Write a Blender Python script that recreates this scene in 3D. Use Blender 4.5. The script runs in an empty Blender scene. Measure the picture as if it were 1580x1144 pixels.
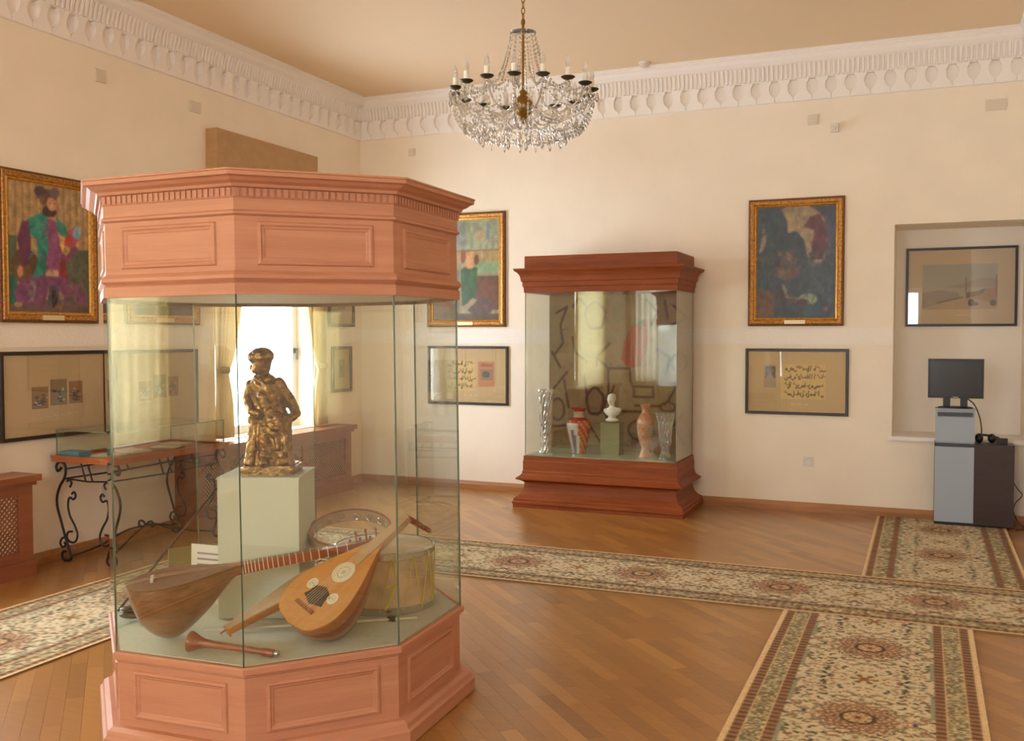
import bpy, bmesh, math, random
import numpy as np
from mathutils import Vector, Matrix

random.seed(7)
RNG = np.random.default_rng(11)
sc = bpy.context.scene
COL = sc.collection
PI = math.pi

# ------------------------------------------------------------------ camera
cam_d = bpy.data.cameras.new('camera')
cam_d.sensor_fit = 'HORIZONTAL'
cam_d.sensor_width = 36.0
cam_d.lens = 36.0 * 1496.35 / 1580.0
cam_d.clip_start = 0.05
cam = bpy.data.objects.new('camera', cam_d)
CAM = Vector((5.3247, -8.5624, 1.5))
cam.location = CAM
cam.rotation_euler = (PI / 2 - 0.035914, 0.0, 0.402014)
COL.objects.link(cam)
sc.camera = cam

# ------------------------------------------------------------------ light of the place: bright overcast sky through the windows
world = bpy.data.worlds.new('overcast_sky')
sc.world = world
world.use_nodes = True
bg = world.node_tree.nodes['Background']
bg.inputs['Color'].default_value = (0.90, 0.975, 1.06, 1)
bg.inputs['Strength'].default_value = 14.0
sc.view_settings.view_transform = 'Standard'
sc.view_settings.look = 'None'
sc.view_settings.gamma = 1.0
sc.view_settings.use_curve_mapping = False
sc.view_settings.exposure = 0.25
sc.cycles.use_denoising = True
sc.cycles.max_bounces = 14
sc.cycles.diffuse_bounces = 8
sc.cycles.glossy_bounces = 5
sc.cycles.transmission_bounces = 8
sc.cycles.transparent_max_bounces = 32
sc.cycles.caustics_reflective = False
sc.cycles.caustics_refractive = False
sc.cycles.sample_clamp_indirect = 12.0

# room: corner of left and back wall at the origin, left wall x=0, back wall y=0
RX, RY, RZ = 6.11, -11.0, 3.88
WY = [-1.53, -5.20, -8.72]            # window centres on the left wall
WHW, WZ0, WZ1 = 0.70, 0.64, 2.95
REARW = [(0.80, 0.60, 0.64, 2.95), (3.25, 1.20, 1.55, 2.95), (5.01, 0.26, 0.64, 2.42)]     # x, half width, sill, head; wide middle opening added for more light


def portal(loc, rot, sx, sz):
    l = bpy.data.lights.new('window_portal', 'AREA')
    l.shape = 'RECTANGLE'; l.size = sx; l.size_y = sz
    l.cycles.is_portal = True
    o = bpy.data.objects.new('window_portal', l)
    o.location = loc; o.rotation_euler = rot
    COL.objects.link(o)


for wy in WY:
    portal((-0.31, wy, (WZ0 + WZ1) / 2), (0, -PI / 2, 0), WZ1 - WZ0, 2 * WHW)
for wx, hw, z0, z1 in REARW:
    portal((wx, RY - 0.31, (z0 + z1) / 2), (PI / 2, 0, 0), 2 * hw, z1 - z0)


# ------------------------------------------------------------------ materials
def lin(c):
    c = c / 255.0
    return c / 12.92 if c <= 0.04045 else ((c + 0.055) / 1.055) ** 2.4


def srgb(r, g, b):
    return (lin(r), lin(g), lin(b), 1.0)


MATS = {}


def new_mat(name):
    m = bpy.data.materials.new(name)
    m.use_nodes = True
    MATS[name] = m
    return m, m.node_tree.nodes, m.node_tree.links, m.node_tree.nodes['Principled BSDF']


def mat(name, rgb, rough=0.5, metal=0.0, noise=0.0, scale=8.0, bump=0.0, spec=0.5, coat=0.0):
    m, n, l, p = new_mat(name)
    p.inputs['Base Color'].default_value = srgb(*rgb)
    p.inputs['Roughness'].default_value = rough
    p.inputs['Metallic'].default_value = metal
    p.inputs['Specular IOR Level'].default_value = spec
    p.inputs['Coat Weight'].default_value = coat
    p.inputs['Coat Roughness'].default_value = 0.08
    if noise or bump:
        tc = n.new('ShaderNodeTexCoord')
        nz = n.new('ShaderNodeTexNoise'); nz.inputs['Scale'].default_value = scale
        nz.inputs['Detail'].default_value = 5.0
        l.new(tc.outputs['Object'], nz.inputs['Vector'])
        if noise:
            a = [max(0, c * (1 - noise)) for c in rgb]; b = [min(255, c * (1 + noise)) for c in rgb]
            r = n.new('ShaderNodeValToRGB')
            r.color_ramp.elements[0].position = 0.3; r.color_ramp.elements[1].position = 0.7
            r.color_ramp.elements[0].color = srgb(*a); r.color_ramp.elements[1].color = srgb(*b)
            l.new(nz.outputs['Fac'], r.inputs['Fac']); l.new(r.outputs['Color'], p.inputs['Base Color'])
        if bump:
            bp = n.new('ShaderNodeBump'); bp.inputs['Strength'].default_value = bump
            bp.inputs['Distance'].default_value = 0.01
            l.new(nz.outputs['Fac'], bp.inputs['Height']); l.new(bp.outputs['Normal'], p.inputs['Normal'])
    return m


def wood(name, c1, c2, rough=0.4, stretch=(1.2, 14, 14), coat=0.0, detail=5.0, fine=0.25, spec=0.5):
    m, n, l, p = new_mat(name)
    tc = n.new('ShaderNodeTexCoord'); mp = n.new('ShaderNodeMapping')
    mp.inputs['Scale'].default_value = stretch
    nz = n.new('ShaderNodeTexNoise'); nz.inputs['Scale'].default_value = 1.6
    nz.inputs['Detail'].default_value = detail; nz.inputs['Distortion'].default_value = 0.5
    nf = n.new('ShaderNodeTexNoise'); nf.inputs['Scale'].default_value = 9.0; nf.inputs['Detail'].default_value = 3.0
    mx = n.new('ShaderNodeMix'); mx.data_type = 'FLOAT'; mx.inputs[0].default_value = fine
    r = n.new('ShaderNodeValToRGB')
    r.color_ramp.elements[0].position = 0.32; r.color_ramp.elements[1].position = 0.68
    r.color_ramp.elements[0].color = srgb(*c1); r.color_ramp.elements[1].color = srgb(*c2)
    l.new(tc.outputs['Object'], mp.inputs['Vector'])
    l.new(mp.outputs['Vector'], nz.inputs['Vector']); l.new(mp.outputs['Vector'], nf.inputs['Vector'])
    l.new(nz.outputs['Fac'], mx.inputs[2]); l.new(nf.outputs['Fac'], mx.inputs[3])
    l.new(mx.outputs[0], r.inputs['Fac']); l.new(r.outputs['Color'], p.inputs['Base Color'])
    p.inputs['Roughness'].default_value = rough
    p.inputs['Coat Weight'].default_value = coat; p.inputs['Coat Roughness'].default_value = 0.15
    p.inputs['Specular IOR Level'].default_value = spec
    return m


def attr_mat(name, rough=0.6, coat=0.0, spec=0.5):
    m, n, l, p = new_mat(name)
    a = n.new('ShaderNodeAttribute'); a.attribute_name = 'Col'
    l.new(a.outputs['Color'], p.inputs['Base Color'])
    p.inputs['Roughness'].default_value = rough
    p.inputs['Coat Weight'].default_value = coat; p.inputs['Coat Roughness'].default_value = 0.05
    p.inputs['Specular IOR Level'].default_value = spec
    return m


def thin_glass(name, tint, gloss_boost=1.0):
    """thin pane: see-through with the reflectance of plain glass"""
    m, n, l, p = new_mat(name)
    n.remove(p)
    out = n['Material Output']
    lw = n.new('ShaderNodeLayerWeight'); lw.inputs['Blend'].default_value = 0.5
    pw = n.new('ShaderNodeMath'); pw.operation = 'POWER'; pw.inputs[1].default_value = 5.0
    ma = n.new('ShaderNodeMath'); ma.operation = 'MULTIPLY_ADD'
    ma.inputs[1].default_value = 0.96 * gloss_boost; ma.inputs[2].default_value = 0.042 * gloss_boost
    tr = n.new('ShaderNodeBsdfTransparent'); tr.inputs['Color'].default_value = (*tint, 1)
    gl = n.new('ShaderNodeBsdfGlossy'); gl.inputs['Roughness'].default_value = 0.0
    gl.inputs['Color'].default_value = (1, 1, 1, 1)
    mx = n.new('ShaderNodeMixShader')
    l.new(lw.outputs['Facing'], pw.inputs[0]); l.new(pw.outputs[0], ma.inputs[0])
    l.new(ma.outputs[0], mx.inputs['Fac']); l.new(tr.outputs[0], mx.inputs[1]); l.new(gl.outputs[0], mx.inputs[2])
    l.new(mx.outputs[0], out.inputs['Surface'])
    return m


def cloth(name, rgb, trans, fac=0.5):
    m, n, l, p = new_mat(name)
    out = n['Material Output']
    p.inputs['Base Color'].default_value = srgb(*rgb); p.inputs['Roughness'].default_value = 0.8
    p.inputs['Specular IOR Level'].default_value = 0.2
    t = n.new('ShaderNodeBsdfTranslucent'); t.inputs['Color'].default_value = srgb(*trans)
    mx = n.new('ShaderNodeMixShader'); mx.inputs['Fac'].default_value = fac
    l.new(p.outputs[0], mx.inputs[1]); l.new(t.outputs[0], mx.inputs[2]); l.new(mx.outputs[0], out.inputs['Surface'])
    return m


mat('wall_paint', (241, 230, 212), 0.75, noise=0.012, scale=3.0, bump=0.04)
mat('niche_paint', (240, 233, 222), 0.7)
mat('ceiling_paint', (234, 212, 180), 0.8)
mat('plaster_white', (241, 236, 231), 0.6)
mat('belt_white', (242, 235, 226), 0.6, bump=0.6, scale=42.0)
wood('baseboard_wood', (150, 98, 52), (178, 122, 70), 0.35)
wood('salmon_wood', (175, 119, 92), (191, 136, 107), 0.5, stretch=(1.0, 1.0, 16), spec=0.3)
wood('chestnut_wood', (122, 58, 22), (147, 76, 34), 0.5, stretch=(1.5, 1.5, 18), spec=0.25)
wood('cover_wood', (132, 74, 46), (156, 92, 60), 0.4, stretch=(2, 2, 12), coat=0.1)
wood('pelmet_wood', (174, 136, 90), (188, 150, 104), 0.45, stretch=(6, 1.0, 10))
wood('tray_wood', (150, 82, 40), (176, 100, 52), 0.35, stretch=(8, 1.2, 8))
wood('walnut_bowl', (118, 76, 46), (152, 104, 66), 0.3, stretch=(2, 18, 18), coat=0.4)
wood('walnut_board', (108, 66, 42), (128, 82, 56), 0.4, stretch=(2, 18, 18))
wood('spruce_board', (190, 130, 72), (204, 146, 86), 0.45, stretch=(2, 24, 10))
wood('oud_rib_light', (160, 96, 52), (176, 112, 64), 0.28, stretch=(3, 9, 9), coat=0.5)
wood('oud_rib_dark', (120, 62, 34), (140, 78, 44), 0.28, stretch=(3, 9, 9), coat=0.5)
wood('orange_wood', (178, 108, 42), (204, 132, 58), 0.35, stretch=(3, 14, 14), coat=0.3)
wood('pale_board', (172, 138, 100), (188, 154, 116), 0.5, stretch=(3, 14, 14))
wood('apricot_wood', (132, 70, 44), (158, 88, 58), 0.32, stretch=(3, 14, 14), coat=0.3)
wood('dark_wood', (58, 40, 28), (80, 58, 40), 0.4, stretch=(3, 14, 14))
wood('kiosk_dark', (52, 34, 32), (64, 44, 40), 0.4, stretch=(2, 2, 16))
mat('fret_ivory', (222, 208, 184), 0.4)
mat('deck_felt', (194, 196, 182), 0.85, noise=0.02, scale=60)
mat('pedestal_paint', (198, 200, 184), 0.65)
mat('crown_lining', (226, 216, 190), 0.7)
mat('bronze', (134, 100, 58), 0.27, metal=1.0, noise=0.3, scale=45.0, bump=0.6)
mat('iron', (48, 40, 36), 0.5, metal=0.4)
mat('black_frame', (48, 34, 26), 0.35)
mat('black_plastic', (26, 24, 24), 0.35)
mat('screen', (38, 34, 28), 0.25)
mat('kiosk_grey', (160, 170, 182), 0.45)
mat('kiosk_shadow', (70, 70, 74), 0.5)
mat('gilt', (166, 116, 54), 0.35, metal=0.55, noise=0.28, scale=60.0, bump=0.5)
mat('gilt_bright', (206, 152, 70), 0.28, metal=0.6, noise=0.12, scale=50.0)
mat('gilt_dark', (108, 66, 30), 0.5, metal=0.2, noise=0.25, scale=70.0, bump=0.4)
mat('brass_plate', (226, 208, 164), 0.4, metal=0.2)
mat('brass', (150, 112, 50), 0.3, metal=0.9)
mat('cup_bronze', (74, 66, 44), 0.4, metal=0.6)
mat('candle_white', (238, 236, 226), 0.5)
mat('plastic_white', (226, 220, 208), 0.45)
mat('plastic_grey', (218, 208, 190), 0.5)
mat('window_white', (236, 234, 230), 0.4)
mat('lattice_back', (250, 242, 214), 0.6)
mat('silver', (200, 198, 192), 0.25, metal=0.9)
mat('drum_skin', (216, 200, 172), 0.6, noise=0.08, scale=10)
mat('drum_body', (204, 176, 146), 0.5, noise=0.1, scale=12)
mat('cord_yellow', (206, 196, 84), 0.6)
mat('white_marble', (232, 230, 220), 0.4)
mat('paper', (226, 220, 212), 0.6)
mat('paper_olive', (132, 112, 66), 0.6)
mat('ink_violet', (150, 136, 158), 0.6)
mat('blue_cover', (70, 134, 168), 0.45)
mat('paper_grey', (176, 176, 158), 0.6)
mat('glass_shelf', (176, 186, 158), 0.12, spec=0.8)
mat('olive_block', (126, 124, 88), 0.35)
mat('glass_edge', (112, 128, 108), 0.2, spec=0.8)
attr_mat('print_paint', 0.5, coat=0.12)
attr_mat('oil_paint', 0.38)
attr_mat('rug_pile', 0.95, spec=0.1)
attr_mat('porcelain', 0.2, coat=0.5)
attr_mat('tapestry', 0.85, spec=0.2)
thin_glass('pane_glass', (0.945, 0.955, 0.925))
thin_glass('picture_glass', (0.98, 0.98, 0.975))
thin_glass('window_glass', (0.95, 0.96, 0.96))
cloth('curtain_cloth', (190, 164, 120), (214, 186, 130), 0.3)
cloth('closed_cloth', (236, 218, 160), (252, 238, 184), 0.85)  # sunlit glow put into the cloth: paler and more translucent than curtain_cloth
cloth('sheer_cloth', (226, 216, 190), (240, 232, 206), 0.5)

m, n, l, p = new_mat('crystal')
p.inputs['Base Color'].default_value = (1, 0.985, 0.95, 1); p.inputs['Roughness'].default_value = 0.02
p.inputs['Transmission Weight'].default_value = 0.86; p.inputs['IOR'].default_value = 1.5
m, n, l, p = new_mat('cut_glass')
p.inputs['Base Color'].default_value = (1, 1, 0.98, 1); p.inputs['Roughness'].default_value = 0.03
p.inputs['Transmission Weight'].default_value = 0.78; p.inputs['IOR'].default_value = 1.45
m, n, l, p = new_mat('bulb_glass')
p.inputs['Base Color'].default_value = (1, 0.98, 0.94, 1); p.inputs['Roughness'].default_value = 0.05
p.inputs['Transmission Weight'].default_value = 0.8; p.inputs['IOR'].default_value = 1.2

# parquet: tone per strip from the 'tone' attribute, grain along the strips
m, n, l, p = new_mat('parquet')
geo = n.new('ShaderNodeNewGeometry'); mp = n.new('ShaderNodeMapping')
mp.inputs['Rotation'].default_value = (0, 0, PI / 4); mp.inputs['Scale'].default_value = (2.0, 26, 1)
nz = n.new('ShaderNodeTexNoise'); nz.inputs['Scale'].default_value = 2.0; nz.inputs['Detail'].default_value = 6
ga = n.new('ShaderNodeAttribute'); ga.attribute_name = 'tone'
ramp = n.new('ShaderNodeValToRGB')
ramp.color_ramp.elements[0].position = 0.0; ramp.color_ramp.elements[0].color = srgb(130, 88, 42)
ramp.color_ramp.elements[1].position = 1.0; ramp.color_ramp.elements[1].color = srgb(184, 134, 70)
e = ramp.color_ramp.elements.new(0.5); e.color = srgb(159, 110, 54)
mx = n.new('ShaderNodeMath'); mx.operation = 'MULTIPLY_ADD'; mx.inputs[1].default_value = 0.45; mx.inputs[2].default_value = -0.22
ad = n.new('ShaderNodeMath'); ad.operation = 'ADD'
l.new(geo.outputs['Position'], mp.inputs['Vector']); l.new(mp.outputs['Vector'], nz.inputs['Vector'])
l.new(nz.outputs['Fac'], mx.inputs[0]); l.new(mx.outputs[0], ad.inputs[0]); l.new(ga.outputs['Fac'], ad.inputs[1])
l.new(ad.outputs[0], ramp.inputs['Fac']); l.new(ramp.outputs['Color'], p.inputs['Base Color'])
p.inputs['Roughness'].default_value = 0.34; p.inputs['Coat Weight'].default_value = 0.45
p.inputs['Coat Roughness'].default_value = 0.2


# ------------------------------------------------------------------ mesh helpers
class MB:
    """collects geometry for ONE mesh object"""
    def __init__(self):
        self.v = []; self.f = []; self.mi = []

    def add(self, vs, fs, mi=0):
        b = len(self.v)
        self.v += [tuple(x) for x in vs]
        self.f += [tuple(b + i for i in f) for f in fs]
        self.mi += [mi] * len(fs)
        return self

    def box(self, x0, x1, y0, y1, z0, z1, mi=0, M=None):
        vs = [Vector((x, y, z)) for z in (z0, z1) for y in (y0, y1) for x in (x0, x1)]
        if M is not None:
            vs = [M @ v for v in vs]
        return self.add(vs, [(0, 2, 3, 1), (4, 5, 7, 6), (0, 1, 5, 4), (2, 6, 7, 3), (0, 4, 6, 2), (1, 3, 7, 5)], mi)

    def prism(self, pts, z0, z1, mi=0, M=None):
        n = len(pts)
        vs = [Vector((x, y, z0)) for x, y in pts] + [Vector((x, y, z1)) for x, y in pts]
        if M is not None:
            vs = [M @ v for v in vs]
        fs = [tuple(range(n - 1, -1, -1)), tuple(range(n, 2 * n))]
        fs += [(i, (i + 1) % n, n + (i + 1) % n, n + i) for i in range(n)]
        return self.add(vs, fs, mi)

    def lathe(self, prof, seg=20, c=(0, 0), mi=0, M=None, phase=0.0, cap=True):
        vs = []; fs = []
        for r, z in prof:
            for k in range(seg):
                a = 2 * PI * k / seg + phase
                v = Vector((c[0] + r * math.cos(a), c[1] + r * math.sin(a), z))
                vs.append(M @ v if M is not None else v)
        for i in range(len(prof) - 1):
            for k in range(seg):
                k2 = (k + 1) % seg
                fs.append((i * seg + k, i * seg + k2, (i + 1) * seg + k2, (i + 1) * seg + k))
        if cap:
            if prof[0][0] > 1e-6: fs.append(tuple(range(seg - 1, -1, -1)))
            if prof[-1][0] > 1e-6: fs.append(tuple((len(prof) - 1) * seg + k for k in range(seg)))
        return self.add(vs, fs, mi)

    def tube(self, path, rad, seg=8, mi=0, closed=False, cap=True):
        path = [Vector(q) for q in path]
        n = len(path)
        rads = rad if isinstance(rad, (list, tuple)) else [rad] * n
        vs = []; fs = []
        up = None
        for i, q in enumerate(path):
            if closed:
                t = (path[(i + 1) % n] - path[i - 1])
            else:
                t = path[min(i + 1, n - 1)] - path[max(i - 1, 0)]
            t.normalize()
            if up is None:
                up = Vector((0, 0, 1)) if abs(t.z) < 0.9 else Vector((1, 0, 0))
            s = t.cross(up)
            if s.length < 1e-5:
                s = t.orthogonal()
            s.normalize(); up = s.cross(t).normalized()
            for k in range(seg):
                a = 2 * PI * k / seg
                vs.append(q + (s * math.cos(a) + up * math.sin(a)) * rads[i])
        m_ = n if closed else n - 1
        for i in range(m_):
            for k in range(seg):
                k2 = (k + 1) % seg; j = (i + 1) % n
                fs.append((i * seg + k, i * seg + k2, j * seg + k2, j * seg + k))
        if cap and not closed:
            fs.append(tuple(range(seg - 1, -1, -1))); fs.append(tuple((n - 1) * seg + k for k in range(seg)))
        return self.add(vs, fs, mi)

    def sphere(self, c, r, seg=12, rings=8, mi=0, M=None):
        rr = r if isinstance(r, (tuple, list)) else (r, r, r)
        vs = []; fs = []
        for i in range(rings + 1):
            th = PI * i / rings
            for k in range(seg):
                a = 2 * PI * k / seg
                v = Vector((c[0] + rr[0] * math.sin(th) * math.cos(a), c[1] + rr[1] * math.sin(th) * math.sin(a), c[2] - rr[2] * math.cos(th)))
                vs.append(M @ v if M is not None else v)
        for i in range(rings):
            for k in range(seg):
                k2 = (k + 1) % seg
                fs.append((i * seg + k, i * seg + k2, (i + 1) * seg + k2, (i + 1) * seg + k))
        return self.add(vs, fs, mi)

    def mesh(self, name, mats, smooth=False, weld=False, normals=True):
        me = bpy.data.meshes.new(name)
        me.from_pydata(self.v, [], self.f)
        for m_ in mats:
            me.materials.append(MATS[m_])
        if len(mats) > 1:
            me.polygons.foreach_set('material_index', self.mi)
        if normals or weld:
            bm = bmesh.new(); bm.from_mesh(me)
            bmesh.ops.remove_doubles(bm, verts=bm.verts, dist=1e-6)
            if normals:
                bmesh.ops.recalc_face_normals(bm, faces=bm.faces)
            bm.to_mesh(me); bm.free()
        if smooth:
            me.polygons.foreach_set('use_smooth', [True] * len(me.polygons))
            try:
                me.set_sharp_from_angle(angle=math.radians(40))
            except Exception:
                pass
        me.update()
        return me


def link(name, data, parent=None):
    o = bpy.data.objects.new(name, data)
    COL.objects.link(o)
    if parent is not None:
        o.parent = parent
    return o


def obj(name, mb, mats, parent=None, smooth=False, kind=None, label=None):
    if isinstance(mats, str):
        mats = (mats,)
    o = link(name, mb.mesh(name, mats, smooth), parent)
    if kind: o['kind'] = kind
    if label: o['label'] = label
    return o


def tag(o, label, cat, group=None, kind=None):
    o['label'] = label; o['category'] = cat
    if group: o['group'] = group
    if kind: o['kind'] = kind
    return o


def thing(name, label, cat, loc=(0, 0, 0), rz=0.0, group=None, M=None):
    o = link(name, None)
    o.empty_display_size = 0.1
    if M is not None:
        o.matrix_world = M
    else:
        o.location = loc; o.rotation_euler = (0, 0, rz)
    return tag(o, label, cat, group)


def struct(name, mb, mats, label, cat, parent=None, smooth=False):
    o = obj(name, mb, mats, parent, smooth)
    o['kind'] = 'structure'; o['label'] = label; o['category'] = cat
    return o


def frame_matrix(origin, a, n):
    """local x along a, local z along n"""
    a = Vector(a).normalized(); n = Vector(n); n = (n - a * n.dot(a)).normalized()
    w = n.cross(a)
    M = Matrix.Identity(4)
    for i in range(3):
        M[i][0] = a[i]; M[i][1] = w[i]; M[i][2] = n[i]; M[i][3] = origin[i]
    return M


def grid_wall(us, zs, solid, place):
    """one connected wall mesh of cells; place(u, d, z) -> point, d=0 room side, d=1 outer side"""
    mb = MB(); idx = {}

    def vid(i, j, d):
        k = (i, j, d)
        if k not in idx:
            idx[k] = len(mb.v); mb.v.append(tuple(place(us[i], d, zs[j])))
        return idx[k]
    nu, nz = len(us) - 1, len(zs) - 1
    for i in range(nu):
        for j in range(nz):
            if not solid(i, j):
                continue
            for d in (0, 1):
                mb.f.append((vid(i, j, d), vid(i + 1, j, d), vid(i + 1, j + 1, d), vid(i, j + 1, d))); mb.mi.append(0)
            for di, dj, a, b in ((-1, 0, (i, j), (i, j + 1)), (1, 0, (i + 1, j), (i + 1, j + 1)), (0, -1, (i, j), (i + 1, j)), (0, 1, (i, j + 1), (i + 1, j + 1))):
                ii, jj = i + di, j + dj
                if 0 <= ii < nu and 0 <= jj < nz and solid(ii, jj):
                    continue
                mb.f.append((vid(*a, 0), vid(*b, 0), vid(*b, 1), vid(*a, 1))); mb.mi.append(0)
    return mb


def colour_grid(img, w, h):
    """flat coloured sheet in local x/z centred at origin facing -y; img rows from bottom to top, sRGB 0..255"""
    H, W = img.shape[:2]
    xs = np.linspace(-w / 2, w / 2, W); zs = np.linspace(-h / 2, h / 2, H)
    X, Z = np.meshgrid(xs, zs)
    co = np.zeros((H * W, 3), np.float32); co[:, 0] = X.ravel(); co[:, 2] = Z.ravel()
    return grid_mesh(co, H, W, img)


def grid_mesh(co, H, W, img, close_u=False):
    me = bpy.data.meshes.new('sheet')
    ii, jj = np.meshgrid(np.arange(H - 1), np.arange(W - 1), indexing='ij')
    a = (ii * W + jj).ravel()
    q = np.stack([a, a + 1, a + W + 1, a + W], 1).astype(np.int32)
    me.vertices.add(H * W); me.vertices.foreach_set('co', np.asarray(co, np.float32).ravel())
    me.loops.add(q.size); me.loops.foreach_set('vertex_index', q.ravel())
    me.polygons.add(len(q)); me.polygons.foreach_set('loop_start', np.arange(0, q.size, 4, dtype=np.int32))
    me.update(calc_edges=True)
    at = me.color_attributes.new('Col', 'FLOAT_COLOR', 'POINT')
    c = np.clip(img.reshape(-1, 3) / 255.0, 0, 1)
    c = np.where(c <= 0.04045, c / 12.92, ((c + 0.055) / 1.055) ** 2.4)
    at.data.foreach_set('color', np.concatenate([c, np.ones((len(c), 1))], 1).astype(np.float32).ravel())
    me.validate()
    return me


# small raster painter (normalised coordinates, y up)
class Pic:
    def __init__(self, w, h, res, base):
        self.W = max(8, int(w / res)); self.H = max(8, int(h / res)); self.asp = w / h
        self.a = np.ones((self.H, self.W, 3)) * np.array(base, float)
        self.Y, self.X = np.meshgrid((np.arange(self.H) + .5) / self.H, (np.arange(self.W) + .5) / self.W, indexing='ij')

    def put(self, m_, c, al=1.0):
        self.a[m_] = self.a[m_] * (1 - al) + np.array(c, float) * al
        return self

    def rect(self, x0, x1, y0, y1, c, al=1.0):
        return self.put((self.X >= x0) & (self.X <= x1) & (self.Y >= y0) & (self.Y <= y1), c, al)

    def ell(self, cx, cy, rx, ry, c, al=1.0, rot=0.0):
        dx, dy = self.X - cx, self.Y - cy
        u = dx * math.cos(rot) + dy * math.sin(rot); v = -dx * math.sin(rot) + dy * math.cos(rot)
        return self.put((u / rx) ** 2 + (v / ry) ** 2 <= 1, c, al)

    def poly(self, pts, c, al=1.0):
        ins = np.zeros(self.X.shape, bool)
        n_ = len(pts)
        for i in range(n_):
            x0, y0 = pts[i]; x1, y1 = pts[(i + 1) % n_]
            if y0 == y1: continue
            cond = ((self.Y > min(y0, y1)) & (self.Y <= max(y0, y1)))
            xi = x0 + (self.Y - y0) * (x1 - x0) / (y1 - y0)
            ins ^= cond & (self.X < xi)
        return self.put(ins, c, al)

    def line(self, pts, wd, c, al=1.0):
        for (x0, y0), (x1, y1) in zip(pts[:-1], pts[1:]):
            dx, dy = (x1 - x0) * self.asp, y1 - y0
            L2 = dx * dx + dy * dy + 1e-12
            t = np.clip((((self.X - x0) * self.asp) * dx + (self.Y - y0) * dy) / L2, 0, 1)
            d = np.hypot((self.X - x0) * self.asp - t * dx, self.Y - y0 - t * dy)
            self.put(d <= wd, c, al)
        return self

    def strokes(self, n_, x0, x1, y0, y1, pal, ln=.06, wd=.012, al=.6):
        for _ in range(n_):
            x, y = x0 + (x1 - x0) * RNG.random(), y0 + (y1 - y0) * RNG.random()
            a = RNG.random() * PI; L_ = ln * (.4 + RNG.random())
            self.ell(x, y, L_, wd * (.5 + RNG.random()), pal[RNG.integers(len(pal))], al, a)
        return self

    def soften(self, n_=1):
        for _ in range(n_):
            p_ = np.pad(self.a, ((1, 1), (1, 1), (0, 0)), 'edge')
            self.a = (p_[:-2, 1:-1] + p_[2:, 1:-1] + p_[1:-1, :-2] + p_[1:-1, 2:] + 2 * p_[1:-1, 1:-1]) / 6
        return self

    def mottle(self, amt, cells=14):
        lo = RNG.random((cells + 2, cells + 2))
        fy = self.Y * cells; fx = self.X * cells
        i, j = fy.astype(int), fx.astype(int); ty, tx = fy - i, fx - j
        nz_ = (lo[i, j] * (1 - ty) * (1 - tx) + lo[i + 1, j] * ty * (1 - tx) + lo[i, j + 1] * (1 - ty) * tx + lo[i + 1, j + 1] * ty * tx)
        nz_ = 0.65 * nz_ + 0.35 * RNG.random(self.X.shape)
        self.a *= (1 + amt * (nz_ - 0.5))[..., None]
        return self


# ================================================================== THE SETTING
T = 0.32
us = [0.25]
for wy in WY:
    us += [wy + WHW, wy - WHW]
us += [RY - T]
mb = grid_wall(us, [-0.1, WZ0, WZ1, RZ + 0.1], lambda i, j: not (j == 1 and i % 2 == 1),
               lambda u, d, z: (-T * d, u, z))
struct('wall_left', mb, 'wall_paint', 'cream painted wall with tall windows', 'wall')
NX0, NX1, NZ0, NZ1, ND = 5.087, 6.07, 0.66, 2.409, 0.52
mb = grid_wall([0.0, NX0, NX1, RX + T], [-0.1, NZ0, NZ1, RZ + 0.1], lambda i, j: not (i == 1 and j == 1),
               lambda u, d, z: (u, (ND + 0.1) * d, z))
struct('wall_back', mb, 'wall_paint', 'cream painted wall behind the dark brown display case', 'wall')
mb = MB().box(NX0 - 0.05, NX1 + 0.05, ND, ND + 0.05, NZ0 - 0.05, NZ1 + 0.05)
struct('wall_niche', mb, 'niche_paint', 'pale panel closing the window recess', 'wall')
mb = MB().box(RX, RX + T, RY - T, 0.0, -0.1, RZ + 0.1)
struct('wall_right', mb, 'wall_paint', 'plain cream wall on the right side', 'wall')
us = [0.0]
for wx, hw, z0, z1 in REARW:
    us += [wx - hw, wx + hw]
us += [RX]
REAR_ZS = [-0.1, 0.64, 1.55, 2.42, 2.95, RZ + 0.1]
mb = grid_wall(us, REAR_ZS, lambda i, j: not (i % 2 == 1 and REARW[i // 2][2] <= REAR_ZS[j] + .001 and REAR_ZS[j + 1] <= REARW[i // 2][3] + .001),
               lambda u, d, z: (u, RY - T * d, z))
struct('wall_rear', mb, 'wall_paint', 'cream rear wall with two windows and an added middle opening', 'wall')
mb = MB().box(-0.02, RX + 0.02, RY - 0.02, 0.02, RZ, RZ + 0.1)
struct('ceiling', mb, 'ceiling_paint', 'flat warm beige ceiling', 'ceiling')

# ---- parquet floor: strips laid diagonally, nearest 300 are single pieces
RUGS = [('r', 4.64, 5.57, -8.3, -3.172), ('r', 0.62, 6.02, -3.165, -2.21), ('r', 4.985, 5.925, -2.203, -0.03), ('r', 0.715, 1.65, -8.3, -3.172)]
floor = struct('floor', MB().box(-0.02, RX + 0.02, RY - 0.02, 0.02, -0.08, -0.012), 'baseboard_wood', 'diagonal oak parquet floor', 'floor')
PW, PL = 0.07, 0.46
d1 = Vector((1, -1, 0)).normalized(); d2 = Vector((1, 1, 0)).normalized()
planks = []
for iw in range(-150, 120):
    off = (iw * 0.37 + random.random() * 0.3) % 1.0
    for il in range(-8, 40):
        s0 = (il + off) * PL; t0 = iw * PW
        c = d1 * (s0 + PL / 2) + d2 * (t0 + PW / 2)
        if -0.3 < c.x < RX + 0.3 and RY - 0.3 < c.y < 0.3:
            planks.append((c, s0, t0))


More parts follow.
